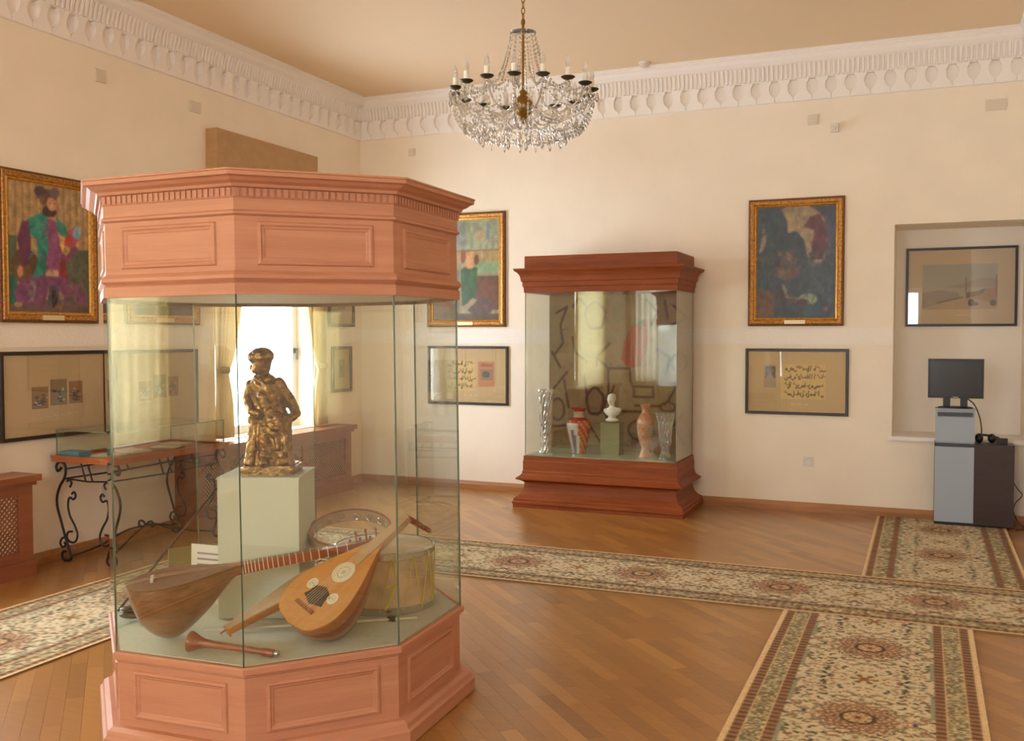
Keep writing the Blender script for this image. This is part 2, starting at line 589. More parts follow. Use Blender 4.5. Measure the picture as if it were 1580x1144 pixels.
def clip_poly(pts):
    for ax, val, sg in ((0, 0.0, 1), (0, RX, -1), (1, RY, 1), (1, 0.0, -1)):
        out = []
        for i in range(len(pts)):
            p0, p1 = pts[i - 1], pts[i]
            a, b = sg * (p0[ax] - val), sg * (p1[ax] - val)
            if (a >= 0) != (b >= 0):
                t = a / (a - b); out.append((p0[0] + t * (p1[0] - p0[0]), p0[1] + t * (p1[1] - p0[1])))
            if b >= 0: out.append(p1)
        pts = out
        if len(pts) < 3: return []
    return pts


cand = []
fw = Vector((-0.391, 0.92, 0)); rt = Vector((0.92, 0.391, 0))
for k, (c, s0, t0) in enumerate(planks):
    v = c - Vector((CAM.x, CAM.y, 0)); dep = v.dot(fw)
    inside = 0.35 < c.x < RX - 0.35 and RY + 0.35 < c.y < -0.35
    hidden = any(a - .05 < c.x < b + .05 and y0 - .05 < c.y < y1 + .05 for _, a, b, y0, y1 in RUGS)
    hidden = hidden or (c - Vector((2.887, -5.22, 0))).length < 0.75
    # behind the octagonal case
    if inside and not hidden and dep > 3.0 and abs(v.dot(rt) / dep) < 0.55:
        px = 790 + 1496 * v.dot(rt) / dep
        if 150 < px < 720 and dep > 3.3 and dep > 4.4: continue
        cand.append((dep, k))
cand.sort()
single = set(k for _, k in cand[:300])
tones = [0.12, 0.28, 0.38, 0.45, 0.5, 0.55, 0.62, 0.72, 0.9]
pmesh = []
for tn in tones:
    g = 0.0004
    b = MB().box(-PL / 2 + g, PL / 2 - g, -PW / 2 + g, PW / 2 - g, -0.012, 0.0)
    me = b.mesh('plank', ('parquet',))
    at = me.attributes.new('tone', 'FLOAT', 'FACE'); at.data.foreach_set('value', [tn] * len(me.polygons))
    pmesh.append(me)
mb = MB(); tv = []
for k, (c, s0, t0) in enumerate(planks):
    tn = random.choice(tones[1:-1]) if random.random() < 0.9 else random.choice(tones)
    if k in single:
        o = link('plank', pmesh[tones.index(tn)], floor)
        o.location = c; o.rotation_euler = (0, 0, -PI / 4)
    else:
        g = 0.0004
        pts = [d1 * (s0 + g) + d2 * (t0 + g), d1 * (s0 + PL - g) + d2 * (t0 + g), d1 * (s0 + PL - g) + d2 * (t0 + PW - g), d1 * (s0 + g) + d2 * (t0 + PW - g)]
        pts = clip_poly([(q.x, q.y) for q in pts])
        if len(pts) < 3: continue
        n_ = len(pts)
        mb.add([(x, y, 0) for x, y in pts] + [(x, y, -0.012) for x, y in pts],
               [tuple(range(n_))] + [((i + 1) % n_, i, n_ + i, n_ + (i + 1) % n_) for i in range(n_)])
        tv += [tn] * (n_ + 1)
me = bpy.data.meshes.new('plank_field'); me.from_pydata(mb.v, [], mb.f); me.materials.append(MATS['parquet'])
at = me.attributes.new('tone', 'FLOAT', 'FACE'); at.data.foreach_set('value', tv)
o = link('plank_field', me, floor); o['kind'] = 'stuff'

# ---- baseboards
mb = MB()
mb.add([(0.0, 0, 0), (RX, 0, 0), (RX, -0.022, 0), (0.022, -0.022, 0), (0, 0, 0.078), (RX, 0, 0.078), (RX, -0.012, 0.075), (0.012, -0.012, 0.075),
        (RX, -0.022, 0.045), (0.022, -0.022, 0.045)],
       [(3, 2, 8, 9), (9, 8, 6, 7), (7, 6, 5, 4), (0, 1, 2, 3), (1, 5, 6, 8, 2), (0, 3, 9, 7, 4)])
struct('baseboard_back', mb, 'baseboard_wood', 'oak baseboard along the wall with the dark case', 'baseboard')
mb = MB()
mb.add([(0, 0.0, 0), (0, RY, 0), (0.022, RY, 0), (0.022, -0.022, 0), (0, 0, 0.078), (0, RY, 0.078), (0.012, RY, 0.075), (0.012, -0.012, 0.075),
        (0.022, RY, 0.045), (0.022, -0.022, 0.045)],
       [(3, 2, 8, 9), (9, 8, 6, 7), (7, 6, 5, 4), (0, 1, 2, 3), (1, 5, 6, 8, 2), (0, 3, 9, 7, 4)])
struct('baseboard_left', mb, 'baseboard_wood', 'oak baseboard along the window wall', 'baseboard')
mb = MB().box(RX - 0.022, RX, RY, -0.022, 0, 0.078)
struct('baseboard_right', mb, 'baseboard_wood', 'oak baseboard along the right wall', 'baseboard')

# ---- belt friezes
mb = MB().box(0.008, NX0, -0.008, 0.0, 1.425, 1.565)
struct('trim_1', mb, 'belt_white', 'white ornamental belt on the wall with the dark case', 'frieze')
segs = [(0.0, WY[0] + WHW)] + [(WY[i] - WHW, WY[i + 1] + WHW) for i in range(2)] + [(WY[2] - WHW, RY)]
for i, (a, b) in enumerate(segs):
    struct('trim_%d' % (i + 2), MB().box(0.0, 0.008, b, a, 1.425, 1.565), 'belt_white',
           ['white ornamental belt between corner and first window', 'white ornamental belt above the iron table', 'white ornamental belt beyond the second window',
            'white ornamental belt at the rear corner'][i], 'frieze')

# ---- cornices
PROF = [(0.008, 3.48), (0.010, 3.655), (0.046, 3.657), (0.058, 3.72), (0.076, 3.775), (0.082, 3.785), (0.09, 3.79), (0.112, 3.812),
        (0.128, 3.838), (0.132, 3.84), (0.132, 3.85), (0.14, 3.854), (0.14, 3.864), (0.15, 3.868), (0.15, 3.88)]


def pd(z):
    for (a, za), (b, zb) in zip(PROF[:-1], PROF[1:]):
        if za <= z <= zb and zb > za:
            return a + (b - a) * (z - za) / (zb - za)
    return PROF[-1][0]


def cornice(place, L, m0, m1):
    """place(s, d, z): s along the wall, d out of it; mitred ends"""
    mb = MB(); n_ = len(PROF)
    vs = []
    for e in (0, 1):
        for d, z in PROF + [(0, 3.88), (0, 3.48)]:
            s = (d * m0) if e == 0 else (L - d * m1)
            vs.append(place(s, d, z))
    k = n_ + 2
    fs = [(i, (i + 1) % k, k + (i + 1) % k, k + i) for i in range(k)]
    return mb.add(vs, fs + [tuple(range(k)), tuple(range(2 * k - 1, k - 1, -1))])


UN = 0.15275
lev = [(3.481, .0750), (3.512, .0742), (3.524, .064), (3.540, .045), (3.558, .033), (3.59, .028), (3.618, .031), (3.636, .042), (3.646, .048), (3.654, .048)]


def bracket_mesh():
    mb = MB()
    vs = []; fs = []
    for z, w in lev:
        d = .026 + .03 * (z - 3.48) / .175
        for x, dd in ((-w, .006), (-w, d), (w, d), (w, .006)):
            vs.append((x, -dd, z))
    for i in range(len(lev) - 1):
        b = i * 4
        for k in range(3):
            fs.append((b + k, b + k + 1, b + k + 5, b + k + 4))
    fs += [(0, 1, 2, 3), tuple((len(lev) - 1) * 4 + k for k in range(4))]
    mb.add(vs, fs)
    for q in range(4):
        x = -UN / 2 + UN * (q + .5) / 4
        zz = [3.662, 3.70, 3.74, 3.768, 3.776]
        ww = [.011, .0145, .0145, .0145, .009]
        vs = []; fs = []
        for z, w in zip(zz, ww):
            d = pd(z)
            for xx, dd in ((-w, d - .004), (-w * .6, d + .02), (w * .6, d + .02), (w, d - .004)):
                vs.append((x + xx, -dd, z))
        for i in range(4):
            b = i * 4
            for k in range(3):
                fs.append((b + k, b + k + 1, b + k + 5, b + k + 4))
        fs += [(0, 1, 2, 3), (16, 17, 18, 19)]
        mb.add(vs, fs)
    return mb.mesh('cornice_bracket', ('plaster_white',))


BRK = bracket_mesh()
cb = struct('trim_10', cornice(lambda s, d, z: (s, -d, z), RX, 1, 1), 'plaster_white', 'white plaster cornice above the dark display case', 'cornice')
for i in range(40):
    o = link('cornice_bracket', BRK, cb); o.location = (UN * (i + .5), 0, 0)
cl = struct('trim_11', cornice(lambda s, d, z: (d, -s, z), -RY, 1, 1), 'plaster_white', 'white plaster cornice above the window wall', 'cornice')
for i in range(50):
    o = link('cornice_bracket', BRK, cl); o.location = (0, -UN * (i + .5), 0); o.rotation_euler = (0, 0, PI / 2)
struct('trim_12', cornice(lambda s, d, z: (RX - d, -s, z), -RY, 1, 1), 'plaster_white', 'white plaster cornice above the right wall', 'cornice')
struct('trim_13', cornice(lambda s, d, z: (s, RY + d, z), RX, 1, 1), 'plaster_white', 'white plaster cornice above the rear wall', 'cornice')
# niche sill
struct('trim_14', MB().box(NX0 - 0.03, NX1 + 0.03, -0.03, ND - .001, 0.640, 0.672), 'plaster_white', 'white sill of the recess behind the monitor', 'sill')


# ---- windows, pelmets, curtains, radiator covers
def make_window(i, hw, z0, z1, label):
    h = z1 - z0
    w = link('window_%d' % i, None); w['kind'] = 'structure'; w['label'] = label; w['category'] = 'window'
    fr = MB()
    fr.box(-hw, hw, 0.2, 0.27, 0, 0.07).box(-hw, hw, 0.2, 0.27, h - 0.07, h)
    fr.box(-hw, -hw + 0.07, 0.2, 0.27, 0.07, h - 0.07).box(hw - 0.07, hw, 0.2, 0.27, 0.07, h - 0.07)
    obj('window_frame', fr, 'window_white', w)
    obj('pane', MB().box(-hw + 0.07, hw - 0.07, 0.232, 0.238, 0.07, h - 0.07), 'window_glass', w)
    hx_ = hw - 0.055
    hd = MB().box(0.005, 0.025, 0.185, 0.2, h * .3, h * .3 + 0.05).box(0.008, 0.022, 0.165, 0.185, h * .3 + 0.03, h * .3 + 0.045).box(0.008, 0.022, 0.165, 0.177, h * .3 - 0.06, h * .3 + 0.045)
    hd.v = [(x + hx_, y, z) for x, y, z in hd.v]
    obj('handle', hd, 'black_plastic', w)
    return w


def curtain_mesh(hw, side, z0, z1, tie, gather, mats):
    """side -1/1; hangs from x=side*hw inwards; gathered towards the outer edge at the tie height"""
    nz_, nu = 44, 60
    mb = MB(); vs = []; fs = []
    for j in range(nz_ + 1):
        z = z0 + (z1 - z0) * j / nz_
        if z >= tie:
            t = (z - tie) / (z1 - tie); wd = gather + (0.46 - gather) * (t ** 0.55)
        else:
            t = (tie - z) / (tie - z0); wd = gather + 0.07 * math.sin(min(1, t * 1.4) * PI / 2)
        for k in range(nu + 1):
            u = k / nu
            fold = 0.028 * math.sin(u * 2 * PI * 6.5 + 0.6 * math.sin(z * 2)) * (0.6 + 0.4 * min(1, abs(z - tie) * 2))
            vs.append((side * (hw - wd * u), fold, z))
    for j in range(nz_):
        for k in range(nu):
            a = j * (nu + 1) + k
            fs.append((a, a + 1, a + nu + 2, a + nu + 1))
    return mb.add(vs, fs)


def make_cover(label, loc, rz, L=2.2):
    """wooden radiator cover with lattice front; local x along the wall, -y into the room"""
    t = thing('radiator_cover', label, 'radiator cover', loc, rz, 'radiator covers under the windows')
    h = L / 2
    obj('top_board', MB().box(-h - 0.03, h + 0.03, -0.25, 0.0, 0.595, 0.635).box(-h - 0.012, h + 0.012, -0.225, 0.0, 0.57, 0.595), 'cover_wood', t)
    obj('plinth', MB().box(-h - 0.012, h + 0.012, -0.215, 0.0, 0.0, 0.10), 'cover_wood', t)
    fr = MB()
    n_ = 3
    for s in range(n_ + 1):
        x = -h + (L - 0.1) * s / n_
        fr.box(x, x + 0.1, -0.20, -0.17, 0.10, 0.57)
    fr.box(-h, h, -0.199, -0.171, 0.10, 0.16).box(-h, h, -0.199, -0.171, 0.51, 0.57)
    obj('front_frame', fr, 'cover_wood', t)
    for s in (-1, 1):
        x = s * h
        obj('side_panel', MB().box(min(x, x - s * 0.03), max(x, x - s * 0.03), -0.17, 0.0, 0.10, 0.57), 'cover_wood', t)
    for s in range(n_):
        x0 = -h + (L - 0.1) * s / n_ + 0.1; x1 = -h + (L - 0.1) * (s + 1) / n_
        bk = obj('lattice_panel', MB().box(x0, x1, -0.179, -0.174, 0.16, 0.51), 'lattice_back', t)
        sl = MB(); p_ = 0.034
        for dr in (1, -1):
            k = -40
            for k in range(-40, 60):
                # line z = 0.16 + dr*(x - xs)
                xs = x0 + k * p_
                pts = []
                for (xa) in (x0, x1):
                    z = 0.16 + dr * (xa - xs)
                    pts.append((xa, z))
                (xa, za), (xb, zb) = pts
                # clip to z range
                def cl(xq, zq):
                    if zq < 0.16: return xs + dr * (0.16 - 0.16) , 0.16
                    if zq > 0.51: return xs + dr * (0.35), 0.51
                    return xq, zq
                if max(za, zb) <= 0.16 or min(za, zb) >= 0.51: continue
                A, B = cl(xa, za), cl(xb, zb)
                if abs(A[0] - B[0]) < 0.006: continue
                wv = 0.0035; nx, nz2 = (-dr / math.sqrt(2) * wv, wv / math.sqrt(2))
                y0, y1 = (-0.186, -0.179) if dr > 0 else (-0.191, -0.185)
                q = [(A[0] - nx, A[1] - nz2), (B[0] - nx, B[1] - nz2), (B[0] + nx, B[1] + nz2), (A[0] + nx, A[1] + nz2)]
                sl.add([(x, y, z) for y in (y0, y1) for x, z in q], [(0, 1, 2, 3), (7, 6, 5, 4), (0, 4, 5, 1), (1, 5, 6, 2), (2, 6, 7, 3), (3, 7, 4, 0)])
        so = obj('lattice', sl, 'cover_wood', bk, kind='stuff')
    return t


wl = ['tall bright window beside the room corner, seen through the octagonal case', 'tall window above the lattice cover left of the large portrait',
      'third tall window along the left wall', 'fourth tall window along the left wall']
cn = ['beside the iron table', 'by the large portrait', 'at the third window', 'at the fourth window']
for i, wy in enumerate(WY):
    w = make_window(i + 1, WHW, WZ0, WZ1, wl[i]); w.location = (0, wy, WZ0); w.rotation_euler = (0, 0, PI / 2)
    off = -0.085
    pm = thing('pelmet', ['tan wooden curtain pelmet box rising behind the octagonal case', 'tan wooden curtain pelmet above the second window',
                          'tan wooden curtain pelmet above the third window', 'tan wooden curtain pelmet above the fourth window'][i], 'pelmet',
               (0.001, wy + off, 2.70), PI / 2, 'pelmets above the windows')
    obj('front_board', MB().box(-0.70, 0.70, -0.11, -0.09, 0.0, 0.46), 'pelmet_wood', pm)
    for s in (-1, 1):
        obj('end_board', MB().box(min(s * .70, s * .68), max(s * .70, s * .68), -0.09, 0.0, 0.0, 0.46), 'pelmet_wood', pm)
    obj('top_board', MB().box(-0.68, 0.68, -0.09, 0.0, 0.44, 0.46), 'pelmet_wood', pm)
    if i == 2:
        t = thing('curtain', 'closed glowing golden curtain over the third window', 'curtain', (0.05, wy, 0.66), PI / 2, 'golden curtains at the windows')
        vs = []; nu, nz_ = 120, 12
        for j in range(nz_ + 1):
            for k in range(nu + 1):
                u = k / nu
                vs.append((-0.80 + 1.60 * u, 0.026 * math.sin(u * 2 * PI * 13 + .5 * math.sin(j * .4)), 2.25 * j / nz_))
        obj('drape', MB().add(vs, [(j * (nu + 1) + k, j * (nu + 1) + k + 1, (j + 1) * (nu + 1) + k + 1, (j + 1) * (nu + 1) + k) for j in range(nz_) for k in range(nu)]), 'closed_cloth', t, smooth=True)
    for s in (() if i >= 2 else (-1, 1)):
        t = thing('curtain', ['golden curtain tied back %s', 'golden curtain tied back %s'][0] % (cn[i] + (', nearer the corner' if s > 0 else ', farther from the corner')), 'curtain',
                  (0.06, wy + 0.03, 0.66), PI / 2, 'golden curtains at the windows')
        m_ = curtain_mesh(0.78, s, 0.0, 2.25, 0.55, 0.13, None)
        obj('drape', m_, 'curtain_cloth', t, smooth=True)
        obj('tieback', MB().lathe([(0.0, .53), (0.055, .535), (0.06, .56), (0.055, .585), (0, .59)], 14, c=(s * 0.705, 0), cap=False), 'curtain_cloth', t, smooth=True)
    make_cover(['lattice radiator cover in the corner behind the bronze statue', 'lattice radiator cover below the seated man portrait',
                'lattice radiator cover at the third window', 'lattice radiator cover at the fourth window'][i], (0.0, wy - 0.08, 0), PI / 2)
for j, (wx, hw, z0, z1) in enumerate(REARW):
    w = make_window(5 + j, hw, z0, z1, ['rear window nearer the left wall', 'high wide opening added in the unseen rear wall for more light', 'rear window nearer the right wall'][j])
    w.location = (wx, RY, z0); w.rotation_euler = (0, 0, PI)
vs = []; nu, nz_ = 110, 10
for j in range(nz_ + 1):
    for k in range(nu + 1):
        u = k / nu
        vs.append((-0.68 + 1.36 * u, 0.022 * math.sin(u * 2 * PI * 12), 2.4 * j / nz_))
tag(obj('sheer_curtain', MB().add(vs, [(j * (nu + 1) + k, j * (nu + 1) + k + 1, (j + 1) * (nu + 1) + k + 1, (j + 1) * (nu + 1) + k) for j in range(nz_) for k in range(nu)]), 'sheer_cloth', None, True),
    'pale sheer curtain over the rear window nearer the left wall', 'curtain').location = (REARW[0][0], RY + 0.05, 0.62)


# ================================================================== RUNNERS
def rug_image(w, L, res, phase, period=0.915):
    W, H = int(w / res), int(L / res)
    x = (np.arange(W) + .5) * res; y = (np.arange(H) + .5) * res
    Y, X = np.meshgrid(y, x, indexing='ij')
    xc = X - w / 2; ax = np.abs(xc)
    yy = (Y - phase + period / 2) % period - period / 2
    # mirrored tile of scattered leaf strokes
    tw, th = int(w / 2 / res) + 2, int(period / 2 / res) + 2
    tile = np.ones((th, tw, 3)) * np.array([204., 186., 152.])
    tY, tX = np.meshgrid(np.arange(th) * res, np.arange(tw) * res, indexing='ij')
    cols = [(98, 92, 68), (122, 106, 78), (142, 104, 80), (84, 82, 70), (134, 130, 98), (150, 120, 90), (74, 72, 68)]
    rg = np.random.default_rng(5)

    def leaf(tile, n_, lo, hi, base=None):
        for _ in range(n_):
            cx, cy = rg.random() * w / 2, rg.random() * period / 2
            a = rg.random() * PI; Ls = lo + rg.random() * (hi - lo); ws = Ls * (0.28 + 0.2 * rg.random())
            c = np.array(cols[rg.integers(len(cols))] if base is None else base[rg.integers(len(base))], float)
            i0, i1 = max(0, int((cy - Ls) / res)), int((cy + Ls) / res) + 2
            j0, j1 = max(0, int((cx - Ls) / res)), int((cx + Ls) / res) + 2
            dx, dy = tX[i0:i1, j0:j1] - cx, tY[i0:i1, j0:j1] - cy
            u = dx * math.cos(a) + dy * math.sin(a); v = -dx * math.sin(a) + dy * math.cos(a) + 6 * u * u
            mk = (u / Ls) ** 2 + (v / ws) ** 2 <= 1
            tile[i0:i1, j0:j1][mk] = c
    leaf(tile, 420, 0.007, 0.016)
    leaf(tile, 26, 0.016, 0.026)
    ti = np.clip((np.abs(yy) / res).astype(int), 0, th - 1); tj = np.clip((ax / res).astype(int), 0, tw - 1)
    img = tile[ti, tj].copy()
    # small rosette half way between the medallions
    y2 = period / 2 - np.abs(yy)
    rr2 = np.hypot(xc, y2)
    img[(rr2 < 0.075)] = (200, 182, 146)
    img[(rr2 < 0.06) & (np.cos(6 * np.arctan2(y2, xc)) > 0.1)] = (128, 104, 62)
    img[(rr2 < 0.02)] = (150, 92, 66)
    # medallions
    r = np.hypot(xc, yy); th_ = np.arctan2(yy, xc)
    n1 = np.random.default_rng(3).random(img.shape[:2])
    halo = (r < 0.205) & (n1 < 0.55 * np.clip((0.21 - r) / 0.08, 0, 1))
    img[halo] = (180, 142, 114)
    lace = r < 0.145 + 0.012 * np.cos(16 * th_)
    img[lace] = (144, 112, 88)
    img[lace & (np.cos(16 * th_ + 0 * r) * np.cos(r * 190) > 0.25)] = (200, 166, 126)
    img[lace & (n1 < 0.12)] = (96, 66, 50)
    img[r < 0.068] = (84, 66, 52)
    img[r < 0.054] = (196, 164, 124)
    img[(r < 0.05) & (np.cos(8 * th_) * np.cos(r * 150) > 0.35)] = (136, 96, 68)
    img[r < 0.012] = (110, 70, 52)
    # borders
    e = w / 2 - ax
    n2 = np.random.default_rng(4).random((H // 2 + 2, W // 2 + 2))
    nb = n2[np.minimum((np.arange(H) // 2), n2.shape[0] - 1)][:, np.minimum(np.arange(W) // 2, n2.shape[1] - 1)]
    g_seg = (e < 0.205) & (e >= 0.185) & (np.abs((Y / 0.46) % 1 - .5) < 0.27)
    img[g_seg] = (146, 146, 118)
    st = lambda a, b: (e >= a) & (e < b)
    img[st(0.0, 0.028)] = (216, 186, 142)
    b1 = st(0.028, 0.066) | st(0.148, 0.186)
    img[b1] = (146, 112, 84)
    img[b1 & ((Y / 0.042) % 1 < 0.45)] = (112, 80, 60)
    img[st(0.066, 0.07) | st(0.144, 0.148)] = (206, 176, 128)
    sp = st(0.07, 0.144)
    img[sp] = (172, 156, 120)
    img[sp & (nb < 0.38)] = (122, 116, 90)
    img[sp & (nb > 0.86)] = (206, 186, 144)
    img[sp & (nb > 0.5) & (nb < 0.58)] = (134, 92, 68)
    p_ = np.pad(img, ((1, 1), (1, 1), (0, 0)), 'edge')
    img = (p_[:-2, 1:-1] + p_[2:, 1:-1] + p_[1:-1, :-2] + p_[1:-1, 2:] + 4 * p_[1:-1, 1:-1]) / 8
    img *= (0.92 + 0.16 * n1)[..., None]
    return img


def runner(label, x0, x1, y0, y1, along, res, phase, period=0.915):
    L = (y1 - y0) if along == 'y' else (x1 - x0); w = (x1 - x0) if along == 'y' else (y1 - y0)
    img = rug_image(w, L, res, phase, period)
    H, W = img.shape[:2]
    zt = 0.009
    if along == 'y':
        gx, gy = np.meshgrid(np.linspace(x0, x1, W), np.linspace(y0, y1, H))
    else:
        gy, gx = np.meshgrid(np.linspace(y1, y0, W), np.linspace(x0, x1, H))
    co = np.stack([gx.ravel(), gy.ravel(), np.full(gx.size, zt)], 1)
    cx, cy = (x0 + x1) / 2, (y0 + y1) / 2
    co[:, 0] -= cx; co[:, 1] -= cy
    t = thing('carpet_runner', label, 'rug', (cx, cy, 0), 0, 'patterned runners on the parquet')
    me = grid_mesh(co, H, W, img); me.materials.append(MATS['rug_pile'])
    o = link('pile', me, t)
    obj('backing', MB().box(x0 - cx, x1 - cx, y0 - cy, y1 - cy, 0.0, zt - 0.0006), 'paper_olive', t)


runner('patterned foreground runner with large medallions, nearest of the four', 4.64, 5.57, -8.3, -3.172, 'y', 0.0055, (-3.684 + 8.3) % 0.915)
runner('patterned runner crossing the room in front of the dark case', 0.62, 6.02, -3.165, -2.21, 'x', 0.008, (2.872 - 0.62) % 0.84, 0.84)
runner('patterned short runner leading to the computer kiosk', 4.985, 5.925, -2.203, -0.03, 'y', 0.008, (-0.492 + 2.203) % 0.915)
runner('patterned runner along the window wall beside the iron table', 0.715, 1.65, -8.3, -3.172, 'y', 0.008, 0.3)


# ================================================================== OCTAGONAL DISPLAY CASE
VC = (2.882, -5.22); VROT = math.radians(2.1)
AP = 0.735 * math.cos(PI / 8)


def oct_pts(ap):
    R_ = ap / math.cos(PI / 8)
    return [(R_ * math.cos(PI / 8 + k * PI / 4), R_ * math.sin(PI / 8 + k * PI / 4)) for k in range(8)]


def oct_sweep(prof, cap0=True, cap1=True):
    mb = MB(); vs = []; fs = []
    for ap, z in prof:
        vs += [(x, y, z) for x, y in oct_pts(ap)]
    for i in range(len(prof) - 1):
        for k in range(8):
            k2 = (k + 1) % 8
            fs.append((i * 8 + k, i * 8 + k2, (i + 1) * 8 + k2, (i + 1) * 8 + k))
    if cap0: fs.append(tuple(range(7, -1, -1)))
    if cap1: fs.append(tuple((len(prof) - 1) * 8 + k for k in range(8)))
    return mb.add(vs, fs)


vit = thing('octagonal_display_case', 'octagonal salmon wood display case with glass sides and panelled crown', 'display case', (VC[0], VC[1], 0), VROT)
vit.matrix_world = Matrix.Translation((VC[0], VC[1], -0.004)) @ Matrix.Rotation(math.radians(-0.65), 4, Vector((-0.391, 0.92, 0))) @ Matrix.Rotation(VROT, 4, 'Z')     # the old case leans a little
obj('plinth', oct_sweep([(AP + .045, 0), (AP + .045, .05), (AP + .035, .058), (AP + .03, .075), (AP + .012, .085)]), 'salmon_wood', vit)
obj('base_body', oct_sweep([(AP - .012, .085), (AP - .012, .318), (AP - .006, .322), (AP - .006, .328)]), 'salmon_wood', vit)
obj('base_rim', oct_sweep([(AP - .004, .328), (AP + .006, .333), (AP + .006, .352), (AP, .358)]), 'salmon_wood', vit)
obj('deck', oct_sweep([(AP - .02, .358), (AP - .02, .361)]), 'deck_felt', vit)


def panel_moulding(hw, z0, z1):
    """raised rectangular moulding, local: x right, y<0 out of the face"""
    mb = MB()
    pr = [(0.0, 0.0), (0.004, 0.007), (0.012, 0.009), (0.018, 0.004), (0.024, 0.003), (0.028, 0.0)]
    vs = []; fs = []
    for ins, d in pr:
        vs += [(-hw + ins, -d, z0 + ins), (hw - ins, -d, z0 + ins), (hw - ins, -d, z1 - ins), (-hw + ins, -d, z1 - ins)]
    for i in range(len(pr) - 1):
        for k in range(4):
            k2 = (k + 1) % 4
            fs.append((i * 4 + k, i * 4 + k2, (i + 1) * 4 + k2, (i + 1) * 4 + k))
    mb.add(vs, fs)
    return mb.mesh('panel_moulding', ('salmon_wood',))


bm_ = panel_moulding(0.205, 0.115, 0.295)
cm_ = panel_moulding(0.205, 1.745, 1.895)
pane = MB()
side = AP * math.tan(PI / 8)
pane.add([(-side + .004, -.004, .358), (side - .004, -.004, .358), (side - .004, -.004, 1.66), (-side + .004, -.004, 1.66),
          (-side + .004, .004, .358), (side - .004, .004, .358), (side - .004, .004, 1.66), (-side + .004, .004, 1.66)],
         [(0, 1, 2, 3), (7, 6, 5, 4)], 0)
b0 = len(pane.f)
pane.f += [(1, 5, 6, 2), (0, 3, 7, 4)]; pane.mi += [1, 1]
pane_me = pane.mesh('glass_pane', ('pane_glass', 'glass_edge'))
for k in range(8):
    a = k * PI / 4                       # outward direction of the face
    ox, oy = math.cos(a), math.sin(a)
    for nm, me_, ap in (('base_panel', bm_, AP - .012), ('crown_panel', cm_, AP - .004), ('glass_pane', pane_me, AP - .008)):
        o = link(nm, me_, vit); o.location = (ox * ap, oy * ap, 0); o.rotation_euler = (0, 0, a + PI / 2)
obj('crown_fascia', oct_sweep([(AP - .01, 1.645), (AP + .006, 1.645), (AP + .006, 1.682), (AP - .002, 1.688), (AP + .012, 1.70), (AP + .012, 1.712), (AP + .002, 1.722), (AP - .004, 1.726)], False, False), 'salmon_wood', vit)
obj('crown_body', oct_sweep([(AP - .004, 1.726), (AP - .004, 1.912), (AP + .008, 1.918), (AP + .008, 1.926), (AP, 1.932), (AP, 1.972)], False, False), 'salmon_wood', vit)
obj('crown_cornice', oct_sweep([(AP, 1.972), (AP + .004, 1.975), (AP + .004, 2.006), (AP + .018, 2.008), (AP + .022, 2.018), (AP + .04, 2.026), (AP + .052, 2.036), (AP + .066, 2.040), (AP + .066, 2.053), (AP + .070, 2.055), (AP + .070, 2.061)], False, True), 'salmon_wood', vit)
obj('crown_ceiling', oct_sweep([(AP - .012, 1.66), (AP - .012, 1.67)]), 'crown_lining', vit)
dn = MB()
for k in range(8):
    a = k * PI / 4; M_ = Matrix.Rotation(a + PI / 2, 4, 'Z')
    for i in range(24):
        x = -side + (i + .5) * 2 * side / 24
        dn.box(x - .0075, x + .0075, -(AP + .009), -(AP + .002), 1.978, 2.004, M=M_)
obj('dentils', dn, 'salmon_wood', vit, kind='stuff')

# pedestal and bronze statue
ped = thing('pedestal', 'grey green square pedestal inside the octagonal case', 'pedestal', (2.812, -5.256, 0.361), math.radians(23.1))
obj('block', MB().box(-.163, .163, -.158, .158, 0, .562), 'pedestal_paint', ped)
obj('top_slab', MB().box(-.166, .166, -.161, .161, .562, .57), 'pedestal_paint', ped)


def blob_thing(name, blobs, voxel, material, extra=None, smooth_it=8, disp=0.0):
    """one continuous surface grown from overlapping tapered limbs; blobs: (p0, r0, p1, r1)"""
    mb = MB()
    for p0, r0, p1, r1 in blobs:
        p0, p1 = Vector(p0), Vector(p1)
        n_ = 6
        for i in range(n_ + 1):
            t = i / n_
            r_ = r0 + (r1 - r0) * t if not isinstance(r0, tuple) else tuple(x + (y - x) * t for x, y in zip(r0, r1))
            mb.sphere(p0.lerp(p1, t), r_, 14, 9)
    if extra: extra(mb)
    me = mb.mesh(name, (material,), smooth=True)
    o = bpy.data.objects.new(name, me)
    md = o.modifiers.new('remesh', 'REMESH'); md.mode = 'VOXEL'; md.voxel_size = voxel; md.use_smooth_shade = True
    sm = o.modifiers.new('smooth', 'SMOOTH'); sm.iterations = smooth_it; sm.factor = 0.5
    if disp:
        tx = bpy.data.textures.new(name + '_chisel', 'CLOUDS'); tx.noise_scale = 0.02; tx.noise_depth = 2
        dm = o.modifiers.new('displace', 'DISPLACE'); dm.texture = tx; dm.strength = disp; dm.mid_level = 0.5
    return o


st = thing('bronze_statue', 'rough bronze statue of a robed figure in a cap on the grey pedestal', 'statue', (2.83, -5.25, 0.931), math.radians(23.1))


def P(px, py, dy=0.0):      # statue sketch units: 374 per metre, x right, z up
    return ((px - 424) / 374.0, dy, (731 - py) / 374.0)


